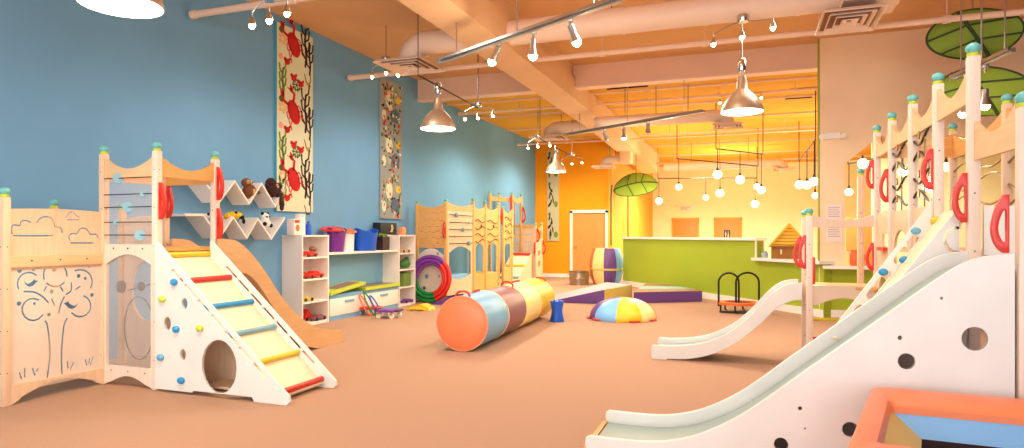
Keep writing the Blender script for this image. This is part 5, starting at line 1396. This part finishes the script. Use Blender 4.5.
# ================================================================== ORANGE RING SEAT IN THE FOREGROUND
P0 = Vector((.555, 3.55)); pr_ = math.radians(-4)
ux = Vector((math.cos(pr_), math.sin(pr_))); uy = Vector((math.sin(math.radians(13)), math.cos(math.radians(13))))   # uy: towards the back
t = thing('cushion_ring', 'square ring seat cushion, orange outside with blue and yellow inner faces, beside the slide', 'cushion', (P0.x+.6, P0.y-.5, 0))
SW_, SD = 1.35, 1.2
def OM(a, b, z): p = P0+ux*a-uy*b; return (p.x, p.y, z)
def ringpts(ins, z, r=0.04): 
    a0, b0, a1, b1 = ins*.4, ins, SW_-ins*.6, SD-ins; out = []
    for cx_, cy_, s_ in ((a0+r, b0+r, 180), (a1-r, b0+r, 270), (a1-r, b1-r, 0), (a0+r, b1-r, 90)):
        for k in range(4): an = math.radians(s_+30*k); out.append(OM(cx_+r*math.cos(an), cy_+r*math.sin(an), z))
    return out
lv = [(.0, .0, .05), (.0, .46, .06), (.015, .52, .06), (.05, .565, .06), (.10, .575, .05), (.20, .555, .03), (.235, .54, .02), (.25, .50, .02)]
lv = [(0.0, 0.0, .05), (0.0, .48, .06), (.012, .54, .06), (.045, .574, .06), (.12, .578, .05), (.23, .56, .03), (.26, .535, .02), (.262, .50, .02)]
vs = []; fs = []; n = 16
for ins, z, r in lv: vs += ringpts(ins, z, r)
for i in range(len(lv)-1):
    for j in range(n): fs.append((i*n+j, i*n+(j+1) % n, (i+1)*n+(j+1) % n, (i+1)*n+j))
MB().add(vs, fs).build('outer_cushion', 'vinyl_orange', t)
i0, i1 = .25, .46; zt, zl = .515, .43
def face4(nm, m_, a, b_, c, d_): 
    o = MB().add([a, b_, c, d_], [(0, 1, 2, 3)]).build(nm, m_, t, smooth=0); o['label'] = m_.split('_')[1].replace('olive', 'yellow').replace('skyblue', 'sky blue')+' inner face'
S0, S1, D0, D1 = i0*.41, SW_-i0*.6, i0, SD-i0
E0, E1, F0, F1 = i0*.41+.12, SW_-i1*.6, i0+.11, SD-i1
face4('inner_face', 'vinyl_skyblue', OM(S0, D0, zt), OM(S1, D0, zt), OM(E1, F0, zl), OM(E0, F0, zl))
face4('inner_face', 'vinyl_olive', OM(S0, D0, zt), OM(E0, F0, zl), OM(E0, F1, zl), OM(S0, D1, zt))
face4('inner_face', 'vinyl_olive', OM(S1, D0, zt), OM(S1, D1, zt), OM(E1, F1, zl), OM(E1, F0, zl))
face4('inner_face', 'vinyl_skyblue', OM(S0, D1, zt), OM(E0, F1, zl), OM(E1, F1, zl), OM(S1, D1, zt))
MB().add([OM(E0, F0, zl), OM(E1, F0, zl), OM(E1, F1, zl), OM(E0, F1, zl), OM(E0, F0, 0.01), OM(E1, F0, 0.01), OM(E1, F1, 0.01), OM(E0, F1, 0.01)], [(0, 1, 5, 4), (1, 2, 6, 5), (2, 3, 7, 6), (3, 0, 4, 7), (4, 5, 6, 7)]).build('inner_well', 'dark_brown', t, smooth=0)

# ================================================================== LIGHT
w = bpy.data.worlds.new('World'); S.world = w; w.use_nodes = True
bg = w.node_tree.nodes['Background']; bg.inputs['Color'].default_value = (.9, .95, 1, 1); bg.inputs['Strength'].default_value = 1.3
def area(name, loc, rot, sx, sy, e, c):
    l = bpy.data.lights.new(name, 'AREA'); l.shape = 'RECTANGLE'; l.size = sx; l.size_y = sy; l.energy = e; l.color = c
    o = bpy.data.objects.new(name, l); COL.objects.link(o); o.location = loc; o.rotation_euler = rot; return o
area('storefront_daylight', (-1.0, -3.2, 2.0), (math.radians(84), 0, 0), 8.5, 3.4, 230, (.92, .96, 1))
def fill_down(x, y, z, e, c, size=165):  # added fill spots aimed down, no fixture belongs to them
    l = bpy.data.lights.new('fill_spot', 'SPOT'); l.energy = e; l.color = c; l.spot_size = math.radians(size); l.spot_blend = .5; l.shadow_soft_size = .35
    o = bpy.data.objects.new('fill_spot', l); COL.objects.link(o); o.location = (x, y, z)
for x, y, e in ((-4.3, 2.6, 40), (-1.6, 2.6, 40), (-1, 6, 110), (.8, 4.2, 70), (-4.2, 6.2, 90), (-4.4, 9.5, 110), (-1.4, 9.8, 110), (.4, 8.4, 70)):
    fill_down(x, y, 3.75, e, (1, .93, .84))
for x, y, e in ((-4.6, 13.5, 170), (-4.8, 17, 170), (-1.6, 13.5, 170), (-1.8, 17, 260), (1.4, 16, 260), (-1.4, 22.5, 620), (2.5, 22, 620), (3.0, 14, 200)):
    fill_down(x, y, 3.6, e, (1, .93, .72))
for x, y, e in ((-1.8, 18, 80), (1.4, 17, 70), (-.5, 23, 170)):  # free points added to brighten the cafe, apart from the globes
    point_at((x, y, 2.6), e, .3, (1, .94, .68))

# ================================================================== CAMERA
cd = bpy.data.cameras.new('Camera'); cam = bpy.data.objects.new('Camera', cd); COL.objects.link(cam)
cam.location = (0, 0, H); cam.rotation_euler = (math.radians(90), 0, TH)
cd.sensor_width = 36; cd.lens = F/1024*36; cd.shift_y = (HZ-224)/1024; cd.clip_end = 100
S.camera = cam
S.view_settings.view_transform = 'Standard'; S.view_settings.look = 'None'
S.view_settings.exposure = 0.42; S.view_settings.gamma = 1.0; S.view_settings.use_curve_mapping = False
try:
    S.cycles.use_denoising = True; S.cycles.max_bounces = 8; S.cycles.sample_clamp_indirect = 8
except Exception: pass
for o in bpy.data.objects:
    if '_o' in o: del o['_o']
